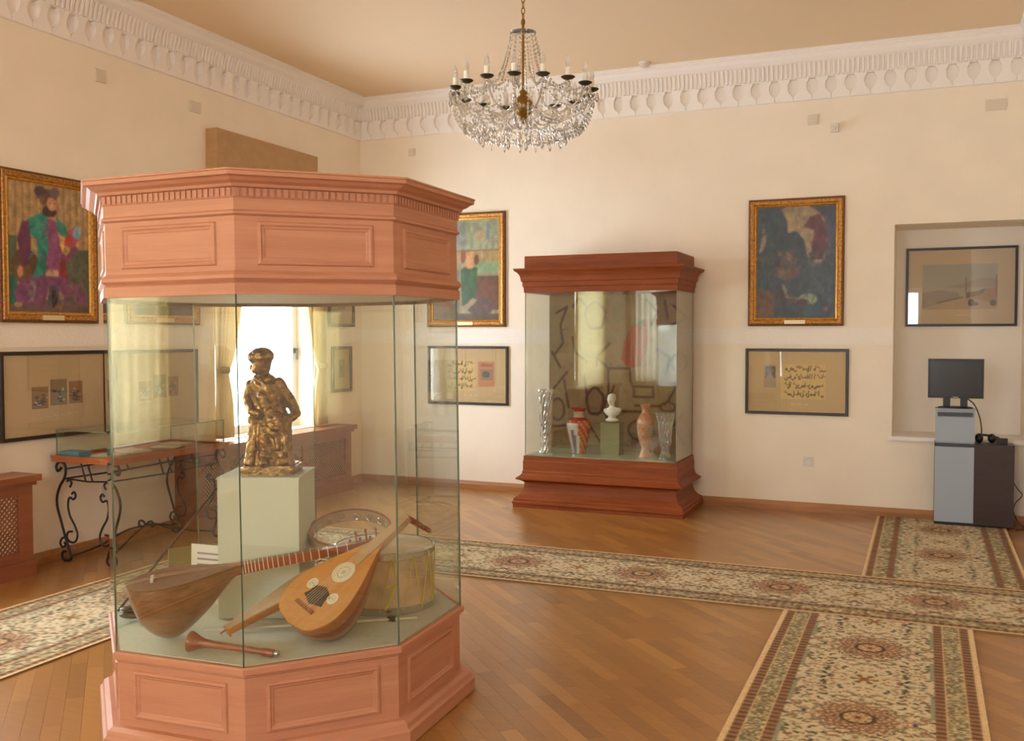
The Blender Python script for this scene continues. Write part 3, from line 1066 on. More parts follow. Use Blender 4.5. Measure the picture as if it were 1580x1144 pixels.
S = 1 / 374.0
blobs = [
    (P(424, 716), (36 * S, 34 * S, 10 * S), P(424, 690), (33 * S, 31 * S, 16 * S)),      # robe hem
    (P(424, 690), (32 * S, 30 * S, 18 * S), P(425, 655), (31 * S, 27 * S, 20 * S)),
    (P(425, 655), (30 * S, 26 * S, 20 * S), P(418, 625), (25 * S, 21 * S, 18 * S)),
    (P(418, 625), (24 * S, 20 * S, 16 * S), P(414, 596), (25 * S, 18 * S, 14 * S)),      # torso
    (P(414, 596), (24 * S, 17 * S, 12 * S), P(412, 585), (18 * S, 14 * S, 9 * S)),       # shoulders
    (P(413, 582), 8.5 * S, P(412, 570), 8 * S),                                          # neck
    (P(407, 568, -.01), (10.5 * S, 12 * S, 13 * S), P(408, 556, -.01), (12.5 * S, 14 * S, 13 * S)),   # face
    (P(402, 572, -.03), 5 * S, P(404, 566, -.03), 5 * S),                                # beard / chin
    (P(407, 552), (20 * S, 19 * S, 12 * S), P(410, 549), (19 * S, 19 * S, 13 * S)),      # cap
    (P(396, 566, -.015), 4 * S, P(394, 570, -.015), 3 * S),                              # nose
    (P(416, 562, .01), (8 * S, 12 * S, 9 * S), P(415, 570, .01), (6 * S, 9 * S, 8 * S)),
    (P(436, 592), 9.5 * S, P(452, 622, .02), 9 * S),                                     # arm akimbo, upper
    (P(452, 622, .02), 9 * S, P(460, 639, .03), 7 * S),
    (P(460, 640, .03), 7 * S, P(448, 652, -.02), 6.5 * S),                               # forearm to hip
    (P(447, 654, -.03), 6 * S, P(440, 655, -.05), 4.5 * S),                              # hand
    (P(392, 594), 8 * S, P(387, 616, -.01), 7.5 * S),                                    # other arm
    (P(387, 616, -.01), 7.5 * S, P(398, 634, -.055), 6.5 * S),
    (P(399, 635, -.055), 5.5 * S, P(410, 637, -.07), 5 * S),                             # hand holding the robe
    (P(404, 660, -.05), 11 * S, P(396, 712, -.07), 9 * S),                               # folds of the robe
    (P(418, 650, -.06), 9 * S, P(420, 712, -.09), 8 * S),
    (P(436, 645, -.05), 10 * S, P(446, 712, -.06), 9 * S),
    (P(414, 612, -.045), 9 * S, P(432, 655, -.06), 8 * S),
    (P(399, 648, -.04), 9 * S, P(436, 668, -.07), 8 * S),
]
for k in range(5):
    blobs.append((P(398 + k * 13, 668 - (k % 2) * 9, -.06), 5.0 * S, P(404 + k * 12, 690 + (k % 3) * 6, -.085), 4.2 * S))
body = blob_thing('figure', blobs, 0.0038, 'bronze', smooth_it=4, disp=0.008)
COL.objects.link(body); body.parent = st
obj('base_plate', MB().box(-.105, .105, -.10, .10, 0, .03).box(-.095, .095, -.09, .09, .03, .036), 'bronze', st)

# ---- lutes
def lute_bowl(L, prof, depth, n_=28, m_=14, stripes=1):
    """half pear: x along the axis, z<0 the bowl"""
    mb = MB(); vs = []; fs = []; mi = []
    for i in range(n_ + 1):
        t = i / n_
        t = t * t * (3 - 2 * t) * .35 + t * .65 if i < n_ else 1.0
        w = np.interp(t, [q[0] for q in prof], [q[1] for q in prof]); d = np.interp(t, [q[0] for q in depth], [q[1] for q in depth])
        for k in range(m_ + 1):
            ph = PI * k / m_
            vs.append((t * L, w * math.cos(ph), -d * math.sin(ph) ** 0.9))
    for i in range(n_):
        for k in range(m_):
            a = i * (m_ + 1) + k
            fs.append((a, a + 1, a + m_ + 2, a + m_ + 1)); mi.append(k % stripes)
    mb.add(vs, fs); mb.mi = mi
    return mb


def lute_board(L, prof, th, n_=40):
    mb = MB(); up = []; lo = []
    for i in range(n_ + 1):
        t = i / n_; w = np.interp(t, [q[0] for q in prof], [q[1] for q in prof])
        up.append((t * L, w)); lo.append((t * L, -w))
    pts = lo + up[::-1]
    out = []
    for q in pts:
        if not out or (abs(q[0] - out[-1][0]) + abs(q[1] - out[-1][1])) > 1e-5: out.append(q)
    return mb.prism(out, 0.0, th)


def smooth_prof(kn, n_=24):
    """Catmull-Rom through knots (t, w)"""
    res = []
    for i in range(len(kn) - 1):
        p0 = kn[max(i - 1, 0)]; p1 = kn[i]; p2 = kn[i + 1]; p3 = kn[min(i + 2, len(kn) - 1)]
        for s in range(n_):
            u = s / n_
            res.append(tuple(0.5 * ((2 * p1[c]) + (-p0[c] + p2[c]) * u + (2 * p0[c] - 5 * p1[c] + 4 * p2[c] - p3[c]) * u * u + (-p0[c] + 3 * p1[c] - 3 * p2[c] + p3[c]) * u ** 3) for c in (0, 1)))
    res.append(kn[-1])
    return [(max(0, min(1, a)), max(0.0, b)) for a, b in res]


# long-necked lute at the left of the deck
T0 = Vector((2.608, -5.839, 0.567)); H0 = Vector((3.357, -5.232, 0.689))
Msaz = frame_matrix(T0, H0 - T0, Vector((0.02, -0.10, 1.0)))
saz = thing('long_necked_lute', 'long-necked lute with deep walnut bowl lying left of the pedestal', 'lute', M=Msaz)
LT = (H0 - T0).length; LB = 0.42
pw_ = smooth_prof([(0, .0), (.03, .05), (.12, .095), (.3, .12), (.5, .108), (.75, .06), (.92, .028), (1, .02)])
dw_ = smooth_prof([(0, .0), (.025, .075), (.1, .165), (.26, .222), (.42, .215), (.66, .145), (.88, .055), (1, .022)])
obj('bowl', lute_bowl(LB, pw_, dw_), 'walnut_bowl', saz, smooth=True)
obj('soundboard', lute_board(LB, pw_, 0.007), 'walnut_board', saz)
nk = obj('neck', MB().add([(LB - .05, -.02, -.03), (LB - .05, .02, -.03), (LB - .05, .02, .009), (LB - .05, -.02, .009), (LT, -.014, -.018), (LT, .014, -.018), (LT, .014, .009), (LT, -.014, .009)],
                          [(0, 1, 2, 3), (4, 7, 6, 5), (0, 4, 5, 1), (1, 5, 6, 2), (2, 6, 7, 3), (3, 7, 4, 0)]), 'apricot_wood', saz)
for i in range(19):
    x = LT - .15 - (LT - LB - .15) * (1 - 2 ** (-i / 9.0)) / (1 - 2 ** (-2.0)); w = .0215 - .006 * (x - LB) / (LT - LB)
    obj('fret', MB().box(x - .0018, x + .0018, -w, w, -.026, .0105), 'fret_ivory', nk)
for i in range(6):
    x = LT - .03 - i * .02
    if i % 2 == 0:
        obj('tuning_peg', MB().tube([(x, 0, .005), (x, 0, .045)], .004, 6).sphere((x, 0, .05), (.006, .011, .008), 8, 6), 'apricot_wood', saz, smooth=True)
    else:
        obj('tuning_peg', MB().tube([(x, .012, 0), (x, .045, 0)], .004, 6).sphere((x, .05, 0), (.006, .008, .011), 8, 6), 'apricot_wood', saz, smooth=True)
obj('bridge', MB().box(.09, .10, -.03, .03, .007, .018), 'fret_ivory', saz)
for i in range(3):
    y = -.009 + .009 * i
    obj('string', MB().tube([(.0, y, .008), (.095, y * 1.6, .019), (LT - .03, y * .8, .012)], .0006, 4), 'silver', saz)

# short-necked lute (oud shape) leaning in front
fwd = Vector((-0.391, 0.92, -0.0359)); rgt = Vector((0.92, 0.3913, 0)); upv = Vector((-0.0145, 0.033, 0.9994))
ax_ = rgt * .69 + upv * .59 + fwd * .43
nn_ = rgt * -.20 + upv * .84 - fwd * .50
C0 = Vector((3.313, -5.538, 0.577)) + Vector((-0.016, 0.034, -0.004))
LBo = 0.44
Moud = frame_matrix(C0 - ax_.normalized() * LBo * 0.49, ax_, nn_)
oud = thing('pear_shaped_lute', 'pear-shaped lute with pale soundboard and striped bowl at the front glass', 'lute', M=Moud)
po = smooth_prof([(0, .0), (.02, .07), (.08, .118), (.22, .152), (.4, .150), (.6, .118), (.8, .072), (.93, .04), (1, .026)])
do = smooth_prof([(0, .0), (.02, .07), (.08, .12), (.25, .18), (.45, .175), (.65, .13), (.85, .065), (1, .022)])
obj('bowl', lute_bowl(LBo, po, do, 30, 15, 2), ('oud_rib_light', 'oud_rib_dark'), oud, smooth=True)
sb = obj('soundboard', lute_board(LBo, po, 0.005), 'spruce_board', oud)


def rosette(cx, cy, r_):
    rz = MB(); 
    rz.lathe([(r_ * .80, .005), (r_ * .80, .0075), (r_, .0075), (r_, .005)], 28, (cx, cy), cap=False)
    rz.lathe([(r_ * .18, .005), (r_ * .18, .0072), (r_ * .36, .0072), (r_ * .36, .005)], 20, (cx, cy), cap=False)
    for k in range(12):
        a = 2 * PI * k / 12
        rz.sphere((cx + r_ * .58 * math.cos(a), cy + r_ * .58 * math.sin(a), .006), (r_ * .16, r_ * .16, .002), 8, 4)
    return rz


for cx, cy, r_ in ((.268, 0, .048), (.165, .07, .024), (.165, -.07, .024)):
    ro = obj('rosette', rosette(cx, cy, r_), 'fret_ivory', oud, smooth=True)
    obj('sound_hole', MB().lathe([(0, .0052), (r_ * .82, .0055), (r_ * .82, .0051)], 24, (cx, cy), cap=False), 'paper', ro)
    obj('rosette_eye', MB().lathe([(0, .0079), (r_ * .16, .0079), (r_ * .2, .0073)], 12, (cx, cy), cap=False).lathe([(r_ * .46, .0058), (r_ * .5, .0076), (r_ * .56, .0076), (r_ * .6, .0058)], 20, (cx, cy), cap=False), 'paper_grey', ro)
star = [(.162, .062), (.142, .048), (.117, .060), (.108, .030), (.098, .0), (.108, -.030), (.117, -.060), (.142, -.048), (.162, -.062), (.175, -.03), (.185, 0), (.175, .03)]
obj('pick_guard', MB().prism(star, .005, .0068), 'dark_wood', oud)
br = obj('bridge', MB().box(.072, .088, -.055, .055, .005, .014), 'apricot_wood', oud)
LTo = 0.595
obj('neck', MB().add([(LBo - .115, -.024, .005), (LBo - .115, .024, .005), (LBo - .115, .024, .010), (LBo - .115, -.024, .010), (LBo, -.026, -.02), (LBo, .026, -.02), (LBo, .026, .011), (LBo, -.026, .011),
                      (LTo, -.017, -.014), (LTo, .017, -.014), (LTo, .017, .011), (LTo, -.017, .011)],
                     [(0, 1, 2, 3), (0, 4, 5, 1), (1, 5, 6, 2), (2, 6, 7, 3), (3, 7, 4, 0), (4, 8, 9, 5), (5, 9, 10, 6), (6, 10, 11, 7), (7, 11, 8, 4), (8, 11, 10, 9)]), 'pale_board', oud)
# pegbox bent sharply back
inv = Moud.inverted()
pA = Vector((LTo - .005, 0, 0)); dirw = (rgt * .58 - upv * .48 + fwd * .66).normalized(); dl = (Moud.to_3x3().inverted() @ dirw).normalized()
pb = MB(); sdv = dl.cross(Vector((1, 0, 0))).normalized(); udv = sdv.cross(dl).normalized()
q0 = [pA + sdv * a + udv * b for a, b in ((-.016, -.012), (.016, -.012), (.016, .012), (-.016, .012))]
q1 = [pA + dl * .135 + sdv * a + udv * b for a, b in ((-.010, -.009), (.010, -.009), (.010, .009), (-.010, .009))]
pb.add(q0 + q1, [(0, 1, 2, 3), (7, 6, 5, 4), (0, 4, 5, 1), (1, 5, 6, 2), (2, 6, 7, 3), (3, 7, 4, 0)])
obj('pegbox', pb, 'apricot_wood', oud)
for i in range(10):
    c_ = pA + dl * (.018 + .011 * i); s_ = 1 if i % 2 else -1
    obj('tuning_peg', MB().tube([c_, c_ + sdv * s_ * .026], .003, 6).sphere(c_ + sdv * s_ * .029, .006, 8, 6), 'apricot_wood', oud, smooth=True)
for i in range(6):
    y = -.03 + .012 * i
    obj('string', MB().tube([(.08, y, .014), (LTo, y * .45, .0125)], .0006, 4), 'fret_ivory', oud)

# tapered instrument partly behind the pear-shaped lute
A0 = Vector((2.935, -5.672, 0.405)); A1 = Vector((3.117, -5.405, 0.549))
Mt = frame_matrix(A0, A1 - A0, (0.0, -0.12, 1))
tp = thing('tapered_fiddle', 'narrow orange wood fiddle with pale top behind the pear-shaped lute', 'fiddle', M=Mt)
Ltp = (A1 - A0).length + .08
tpw = smooth_prof([(0, .022), (.1, .026), (.35, .042), (.6, .065), (.8, .075), (.92, .062), (1, .02)])
tpd = smooth_prof([(0, .03), (.1, .034), (.4, .044), (.7, .05), (.9, .048), (1, .02)])
obj('body', lute_bowl(Ltp, tpw, tpd, 26, 10), 'orange_wood', tp, smooth=True)
obj('top_board', lute_board(Ltp, tpw, .004), 'pale_board', tp)
obj('end_cap', MB().box(-.006, .0, -.022, .022, -.03, .005), 'orange_wood', tp)
obj('end_pin', MB().tube([(-.006, 0, -.004), (-.03, 0, -.006)], .003, 6), 'apricot_wood', tp)

# horn pipe
Z0 = Vector((2.908, -5.838, 0.400)); Z1 = Vector((3.236, -5.765, 0.374))
Mz = frame_matrix(Z0, Z1 - Z0, (0, 0, 1)) @ Matrix.Rotation(PI / 2, 4, 'Y')
zr = thing('wooden_shawm', 'reddish wooden shawm with flared bell lying at the front glass', 'wind instrument', M=Mz)
Lz = (Z1 - Z0).length
obj('bell', MB().lathe([(.030, .0), (.037, .0), (.0375, .004), (.031, .018), (.023, .036), (.0165, .058), (.0135, .09), (.012, .09), (.015, .058), (.021, .036), (.028, .016), (.030, .0)], 24, cap=False), 'apricot_wood', zr, smooth=True)
obj('pipe', MB().lathe([(.0135, .09), (.0115, .18), (.0115, Lz - .055), (.0, Lz - .055)], 16), 'apricot_wood', zr, smooth=True)
obj('collar', MB().lathe([(.0135, Lz - .06), (.0145, Lz - .052), (.0145, Lz - .02), (.0135, Lz - .015)], 16), 'apricot_wood', zr, smooth=True)
obj('mouthpiece', MB().lathe([(.0095, Lz - .015), (.011, Lz - .01), (.011, Lz), (.006, Lz + .004)], 14), 'silver', zr, smooth=True)
for i in range(5):
    h_ = MB().lathe([(.0, .0), (.0032, .0), (.0036, .0006), (0, .0008)], 10, cap=False)
    o = obj('finger_hole', h_, 'dark_wood', zr); o.location = (-.0116, 0, .13 + .026 * i); o.rotation_euler = (0, -PI / 2, 0)

# drum
dr = thing('double_headed_drum', 'beige drum with silver rims and yellow cord lacing', 'drum', (3.222, -5.005, 0.361))
DR, DH = 0.205, 0.255
obj('shell', MB().lathe([(DR, .02), (DR, DH - .02)], 40, cap=False), 'drum_body', dr, smooth=True)
obj('drum_skin', MB().lathe([(0, DH), (DR - .004, DH), (DR, DH - .006)], 40, cap=False), 'drum_skin', dr, smooth=True)
for z in (0.0, DH - .03):
    obj('rim', MB().lathe([(DR + .0, z), (DR + .009, z + .003), (DR + .009, z + .027), (DR, z + .032)], 40, cap=False), 'silver', dr, smooth=True)
for i in range(14):
    a0 = 2 * PI * i / 14; a1 = 2 * PI * (i + .5) / 14; a2 = 2 * PI * (i + 1) / 14
    rr_ = DR + .008
    obj('lacing', MB().tube([(rr_ * math.cos(a0), rr_ * math.sin(a0), DH - .012), (rr_ * math.cos(a1), rr_ * math.sin(a1), .014), (rr_ * math.cos(a2), rr_ * math.sin(a2), DH - .012)], .0028, 6), 'cord_yellow', dr)
obj('cord_knot', MB().tube([(DR * math.cos(-1.0) + .012, DR * math.sin(-1.0) - .012, .12), (DR * math.cos(-.85) + .014, DR * math.sin(-.85) - .01, .135), (DR * math.cos(-.95) + .015, DR * math.sin(-.95) - .016, .07), (DR * math.cos(-1.05) + .016, DR * math.sin(-1.05) - .018, .035)], .006, 6), 'cord_yellow', dr)

# frame drum hoop resting on the drum, against the pedestal
HC = Vector((3.091, -5.064, 0.661))
hn = (upv * .90 - fwd * .30 + rgt * .10).normalized()
Mh = frame_matrix(HC, rgt, hn)
hp = thing('frame_drum', 'open wooden frame drum hoop with metal rings resting on the drum', 'frame drum', M=Mh)
obj('hoop', MB().lathe([(.165, -.026), (.172, -.026), (.172, .026), (.165, .026), (.165, -.026)], 44, cap=False), 'pale_board', hp, smooth=True)
obj('hoop_edge', MB().lathe([(.164, .026), (.1735, .026), (.1735, .031), (.164, .031), (.164, .026)], 44, cap=False), 'apricot_wood', hp, smooth=True)
for i in range(16):
    a = 2 * PI * i / 16; c_ = Vector((.155 * math.cos(a), .155 * math.sin(a), .0))
    tg = Vector((-math.sin(a), math.cos(a), 0))
    ring = [c_ + (tg * math.cos(b) + Vector((0, 0, 1)) * math.sin(b)) * .013 for b in np.linspace(0, 2 * PI, 12, endpoint=False)]
    obj('jingle_ring', MB().tube(ring, .002, 6, closed=True), 'silver', hp)

# open booklet standing behind the lute
bk = thing('open_booklet', 'small open white booklet standing behind the walnut lute', 'booklet', (2.438, -5.30, 0.361), math.radians(20))
obj('page', MB().add([(0, 0, 0), (.15, -.045, 0), (.15, -.035, .245), (0, .01, .245), (0, .004, 0), (.15, -.041, 0), (.15, -.031, .245), (0, .014, .245)],
                     [(0, 1, 2, 3), (7, 6, 5, 4), (0, 4, 5, 1), (1, 5, 6, 2), (2, 6, 7, 3), (3, 7, 4, 0)]), 'paper', bk)
obj('cover', MB().add([(0, 0, 0), (-.075, -.06, 0), (-.075, -.05, .235), (0, .01, .235), (0, .004, 0), (-.078, -.057, 0), (-.078, -.047, .235), (0, .014, .235)],
                      [(0, 1, 2, 3), (7, 6, 5, 4), (0, 4, 5, 1), (1, 5, 6, 2), (2, 6, 7, 3), (3, 7, 4, 0)]), 'paper_olive', bk)
pg = bk.children[0]
for i in range(7):
    z = .06 + .024 * i
    y_ = lambda x: -.3 * x + .0408 * z - .0014
    obj('print_line', MB().add([(.03, y_(.03), z), (.135, y_(.135), z), (.135, y_(.135) + .0004, z + .008), (.03, y_(.03) + .0004, z + .008)], [(0, 1, 2, 3)]), 'ink_violet', pg)

# dark staff leaning across, pale fiddle bow, small dark clapper
b0_ = Vector((2.262, -5.537, 0.357)); b0_.z = .357; b1_ = Vector((2.520, -4.967, 1.017))
sf = tag(obj('wooden_staff', MB().tube([b0_, b0_.lerp(b1_, .5), b1_], [.006, .0055, .004], 8), 'dark_wood', None, True), 'thin dark wooden staff leaning against the pedestal', 'staff')
bw0 = Vector((2.80, -5.635, .369)); bw1 = Vector((3.468, -5.168, .369))
bow = thing('fiddle_bow', 'pale thin fiddle bow lying on the deck beneath the instruments', 'bow', bw0)
obj('stick', MB().tube([(0, 0, 0), (bw1 - bw0) * .5, bw1 - bw0], .0045, 8), 'fret_ivory', bow, True)
q_ = (bw1 - bw0) * .875
obj('frog', MB().box(q_.x - .014, q_.x + .014, q_.y - .009, q_.y + .009, -.008, .012), 'black_plastic', bow)
ck = thing('wooden_clapper', 'small dark wooden clapper at the left edge of the deck', 'clapper', (2.405, -5.60, .361), math.radians(25))
obj('shell', MB().sphere((0, 0, .016), (.055, .03, .016), 16, 8), 'dark_wood', ck, True)
obj('shell', MB().sphere((.004, 0, .040), (.055, .03, .012), 16, 8), 'dark_wood', ck, True)

# ================================================================== RECTANGULAR DISPLAY CASE AT THE BACK WALL
BX0, BX1, BY0, BY1 = 2.108, 3.452, -0.705, -0.09
bcx = (BX0 + BX1) / 2
bc = thing('chestnut_display_case', 'dark chestnut display case with moulded base and crown against the wall', 'display case', (bcx, 0, 0))


def rect_sweep(prof, cap0=True, cap1=True):
    mb = MB(); vs = []; fs = []
    hw = (BX1 - BX0) / 2
    for o_, z in prof:
        y1 = min(BY1 + max(o_, 0), -0.024) if z < 1.0 else min(BY1 + max(o_, 0), -0.004)
        vs += [(-hw - o_, BY0 - o_, z), (hw + o_, BY0 - o_, z), (hw + o_, y1, z), (-hw - o_, y1, z)]
    for i in range(len(prof) - 1):
        for k in range(4):
            k2 = (k + 1) % 4
            fs.append((i * 4 + k, i * 4 + k2, (i + 1) * 4 + k2, (i + 1) * 4 + k))
    if cap0: fs.append((3, 2, 1, 0))
    if cap1: fs.append(tuple((len(prof) - 1) * 4 + k for k in range(4)))
    return mb.add(vs, fs)


obj('base_foot', rect_sweep([(.082, 0), (.082, .028), (.088, .036), (.088, .05), (.078, .058), (.078, .075), (.07, .085), (.045, .10), (.02, .13), (.008, .165), (.004, .20), (.006, .215)]), 'chestnut_wood', bc)
obj('base_ledge', rect_sweep([(.006, .215), (.02, .225), (.04, .235), (.064, .243), (.064, .256), (.05, .264), (.03, .28), (.02, .295), (.02, .31)], False, False), 'chestnut_wood', bc)
obj('base_top', rect_sweep([(.02, .31), (.014, .32), (.014, .40), (.01, .41), (.01, .447)], False, True), 'chestnut_wood', bc)
obj('glass_floor', MB().box(-(BX1 - BX0) / 2 + .012, (BX1 - BX0) / 2 - .012, BY0 + .012, BY1 - .02, .447, .455), 'glass_shelf', bc)
obj('crown_fascia', rect_sweep([(.0, 1.875), (.008, 1.875), (.01, 1.92), (.018, 1.928), (.018, 1.965), (.028, 1.972)], True, False), 'chestnut_wood', bc)
obj('crown_cornice', rect_sweep([(.028, 1.972), (.03, 1.985), (.034, 2.01), (.042, 2.03), (.055, 2.048), (.073, 2.06), (.08, 2.072), (.08, 2.082), (.0, 2.082)], False, True), 'chestnut_wood', bc)
obj('crown_top', rect_sweep([(.004, 2.082), (.004, 2.185), (.0, 2.192)], False, True), 'chestnut_wood', bc)
hwb = (BX1 - BX0) / 2


def slab_pane(x0, x1, y0, y1, z0, z1, parent, thin):
    """thin = axis of the thickness; broad faces glass, rim faces glass edge"""
    b = MB().box(x0, x1, y0, y1, z0, z1)
    order = {'z': (0, 1), 'y': (2, 3), 'x': (4, 5)}[thin]
    b.mi = [0 if i in order else 1 for i in range(6)]
    return obj('glass_pane', b, ('pane_glass', 'glass_edge'), parent)


slab_pane(-hwb, hwb, BY0, BY0 + .006, .455, 1.875, bc, 'y')
slab_pane(-hwb, -hwb + .006, BY0 + .007, BY1 - .02, .455, 1.875, bc, 'x')
slab_pane(hwb - .006, hwb, BY0 + .007, BY1 - .02, .455, 1.875, bc, 'x')
# woven backdrop
tw_, th_ = 2 * hwb - .006, 1.42
pc = Pic(tw_, th_, .007, (128, 106, 74))
dk = (70, 46, 38)
rngp = np.random.default_rng(21)
pc.mottle(.22, 20)


def ring_shape(cx, cy, rx, ry, n_, wd, fill=None, jag=.0):
    pts = [(cx + rx * (1 + jag * math.sin(5 * a)) * math.cos(a), cy + ry * (1 + jag * math.sin(5 * a)) * math.sin(a)) for a in np.linspace(0, 2 * PI, n_)]
    if fill: pc.poly(pts, fill, .6)
    pc.line(pts, wd, dk)


Q = lambda px, py: ((px - 846) / 202.0, 1 - (py - 450) / 255.0)
def PL(*a, wd=.0075): pc.line([Q(*p_) for p_ in a], wd, dk)
ring_shape(*Q(913, 485), .07, .085, 30, .009, (116, 90, 64), .05)
ring_shape(*Q(913, 625), .06, .085, 30, .009, (112, 84, 62), .05)
ring_shape(*Q(1015, 631), .05, .03, 24, .005, (120, 96, 70))
PL((915, 552), (934, 530)); PL((915, 552), (932, 571), (932, 612)); PL((915, 552), (915, 566)); PL((932, 571), (963, 571), (963, 590), (968, 604), (968, 616), (995, 616), (995, 600), (968, 600))
PL((897, 582), (902, 622)); PL((868, 592), (874, 636)); PL((872, 578), (852, 606)); PL((856, 480), (872, 470), (862, 500), (866, 530), (854, 548))
PL((1022, 470), (1040, 490), (1020, 500)); PL((1010, 462), (1014, 490)); PL((970, 630), (1005, 630)); PL((850, 668), (880, 666))
PL((940, 600), (934, 618)); PL((1030, 590), (1016, 620), (1010, 628)); PL((948, 640), (985, 640), (985, 652))
pc.poly([Q(964, 502), (Q(986, 490)), Q(988, 520), Q(984, 545), Q(978, 566), Q(962, 566), Q(950, 556), Q(954, 530)], (142, 56, 44))
pc.ell(*Q(966, 555), .065, .055, (136, 52, 40)); pc.poly([Q(973, 496), Q(984, 490), Q(984, 502), Q(973, 504)], (60, 44, 40))
pc.ell(*Q(946, 480), .04, .07, (104, 96, 70), .6); pc.poly([Q(966, 660), Q(984, 652), Q(984, 700), Q(964, 700)], (112, 66, 52), .8)
pc.poly([Q(852, 676), Q(878, 672), Q(880, 700), Q(850, 700)], (104, 78, 52), .7)
ring_shape(*Q(858, 640), .05, .07, 24, .008, (112, 88, 60)); ring_shape(*Q(1030, 560), .05, .06, 24, .007, (118, 96, 68)); ring_shape(*Q(975, 670), .07, .06, 24, .008, (110, 78, 58))
PL((932, 612), (925, 640), (935, 660)); PL((880, 470), (890, 455), (900, 470)); PL((985, 460), (1000, 480), (992, 500)); PL((900, 560), (884, 545), (880, 520)); PL((1000, 540), (1018, 552), (1012, 580)); PL((1036, 640), (1024, 660), (1036, 690)); PL((905, 665), (920, 690)); PL((862, 570), (850, 545))
for k in range(150):
    x_, y_ = rngp.random(), rngp.random(); a_ = rngp.random() * PI
    pc.line([(x_, y_), (x_ + .03 * math.cos(a_), y_ + .03 * math.sin(a_))], .004, [(104, 82, 58), (96, 64, 50), (144, 122, 86)][k % 3], .6)
pc.soften(1)
me = colour_grid(pc.a, tw_, th_); me.materials.append(MATS['tapestry'])
bd = link('woven_backdrop', me, bc); bd.location = (0, BY1 - .0105, .455 + th_ / 2)
obj('back_board', MB().box(-hwb, hwb, BY1 - .01, BY1, .447, 1.875), 'chestnut_wood', bc)


def coloured_lathe(name, prof, seg, colour, material, parent):
    rows = []
    for i in range(len(prof) - 1):
        for s in range(4):
            t = s / 4; rows.append((prof[i][0] + (prof[i + 1][0] - prof[i][0]) * t, prof[i][1] + (prof[i + 1][1] - prof[i][1]) * t))
    rows.append(prof[-1])
    H, W = len(rows), seg + 1
    co = []; img = np.zeros((H, W, 3))
    for i, (r_, z) in enumerate(rows):
        for k in range(W):
            a = 2 * PI * k / seg
            co.append((r_ * math.sin(a), -r_ * math.cos(a), z)); img[i, k] = colour(a if a < PI else a - 2 * PI, z)
    me_ = grid_mesh(np.array(co), H, W, img); me_.materials.append(MATS[material])
    me_.polygons.foreach_set('use_smooth', [True] * len(me_.polygons))
    return link(name, me_, parent)


def smooth2(kn, n_=5):
    res = []
    for i in range(len(kn) - 1):
        p0 = kn[max(i - 1, 0)]; p1 = kn[i]; p2 = kn[i + 1]; p3 = kn[min(i + 2, len(kn) - 1)]
        for s in range(n_):
            u = s / n_
            res.append(tuple(0.5 * ((2 * p1[c]) + (-p0[c] + p2[c]) * u + (2 * p0[c] - 5 * p1[c] + 4 * p2[c] - p3[c]) * u * u + (-p0[c] + 3 * p1[c] - 3 * p2[c] + p3[c]) * u ** 3) for c in (0, 1)))
    return res + [kn[-1]]


ZF = 0.4555


def red_vase(a, z):
    t = z / .40
    if t > .93: return (186, 60, 44)
    if t > .80: return (206, 186, 164)
    if t > .74: return (178, 58, 42)
    w = .62 * (1 - max(0, (t - .35)) * .55)
    if t < .68 and abs(a + .25) < w:
        if abs(a + .25) < w * .42 and t < .56 - abs(a + .25) * .35: return (112, 96, 120)
        return (206, 204, 196)
    return (192, 82, 48) if (int(a * 5) + int(t * 16)) % 3 else (214, 150, 92)


v1 = thing('porcelain_vase', 'orange red porcelain vase with white pointed panel in the dark case', 'vase', (2.50, -.40, ZF))
coloured_lathe('body', smooth2([(.0, 0), (.062, .0), (.064, .02), (.075, .08), (.10, .19), (.112, .25), (.10, .285), (.058, .315), (.046, .335), (.046, .37)]), 36, red_vase, 'porcelain', v1)
coloured_lathe('rim', smooth2([(.046, .37), (.056, .385), (.072, .398), (.074, .402), (.064, .40), (.042, .375), (.04, .36)]), 36, red_vase, 'porcelain', v1)


def pink_vase(a, z):
    t = z / .45
    if .42 < t < .62 and abs((a % 2.09) - 1.05) < .35: return (176, 170, 150)
    return (186, 128, 96) if (int(a * 4) + int(t * 14)) % 2 else (198, 146, 112)


v2 = thing('porcelain_vase', 'slim dusty pink vase on a tall foot in the dark case', 'vase', (3.125, -.46, ZF))
coloured_lathe('body', smooth2([(0, 0), (.052, 0), (.054, .012), (.036, .06), (.036, .09), (.06, .16), (.072, .25), (.072, .31), (.055, .35), (.034, .38), (.032, .41)]), 32, pink_vase, 'porcelain', v2)
coloured_lathe('rim', smooth2([(.032, .41), (.04, .435), (.05, .45), (.046, .452), (.03, .425), (.028, .4)]), 32, pink_vase, 'porcelain', v2)


def cut_vase(label, loc, kn, seg=12):
    t = thing('crystal_vase', label, 'vase', loc, 0, 'cut crystal vases in the dark case')
    rows = smooth2(kn, 3)
    mb = MB(); vs = []; fs = []
    for i, (r_, z) in enumerate(rows):
        for k in range(seg * 2):
            a = 2 * PI * k / (seg * 2)
            rr_ = r_ * (1 - .12 * ((k + i // 2) % 2))
            vs.append((rr_ * math.cos(a), rr_ * math.sin(a), z))
    n_ = seg * 2
    for i in range(len(rows) - 1):
        for k in range(n_):
            fs.append((i * n_ + k, i * n_ + (k + 1) % n_, (i + 1) * n_ + (k + 1) % n_, (i + 1) * n_ + k))
    mb.add(vs, fs)
    obj('body', mb, 'cut_glass', t)
    obj('foot', MB().lathe([(0, 0), (kn[0][0] + .006, 0), (kn[0][0] + .006, .008), (0, .01)], 20, cap=False), 'cut_glass', t)
    return t


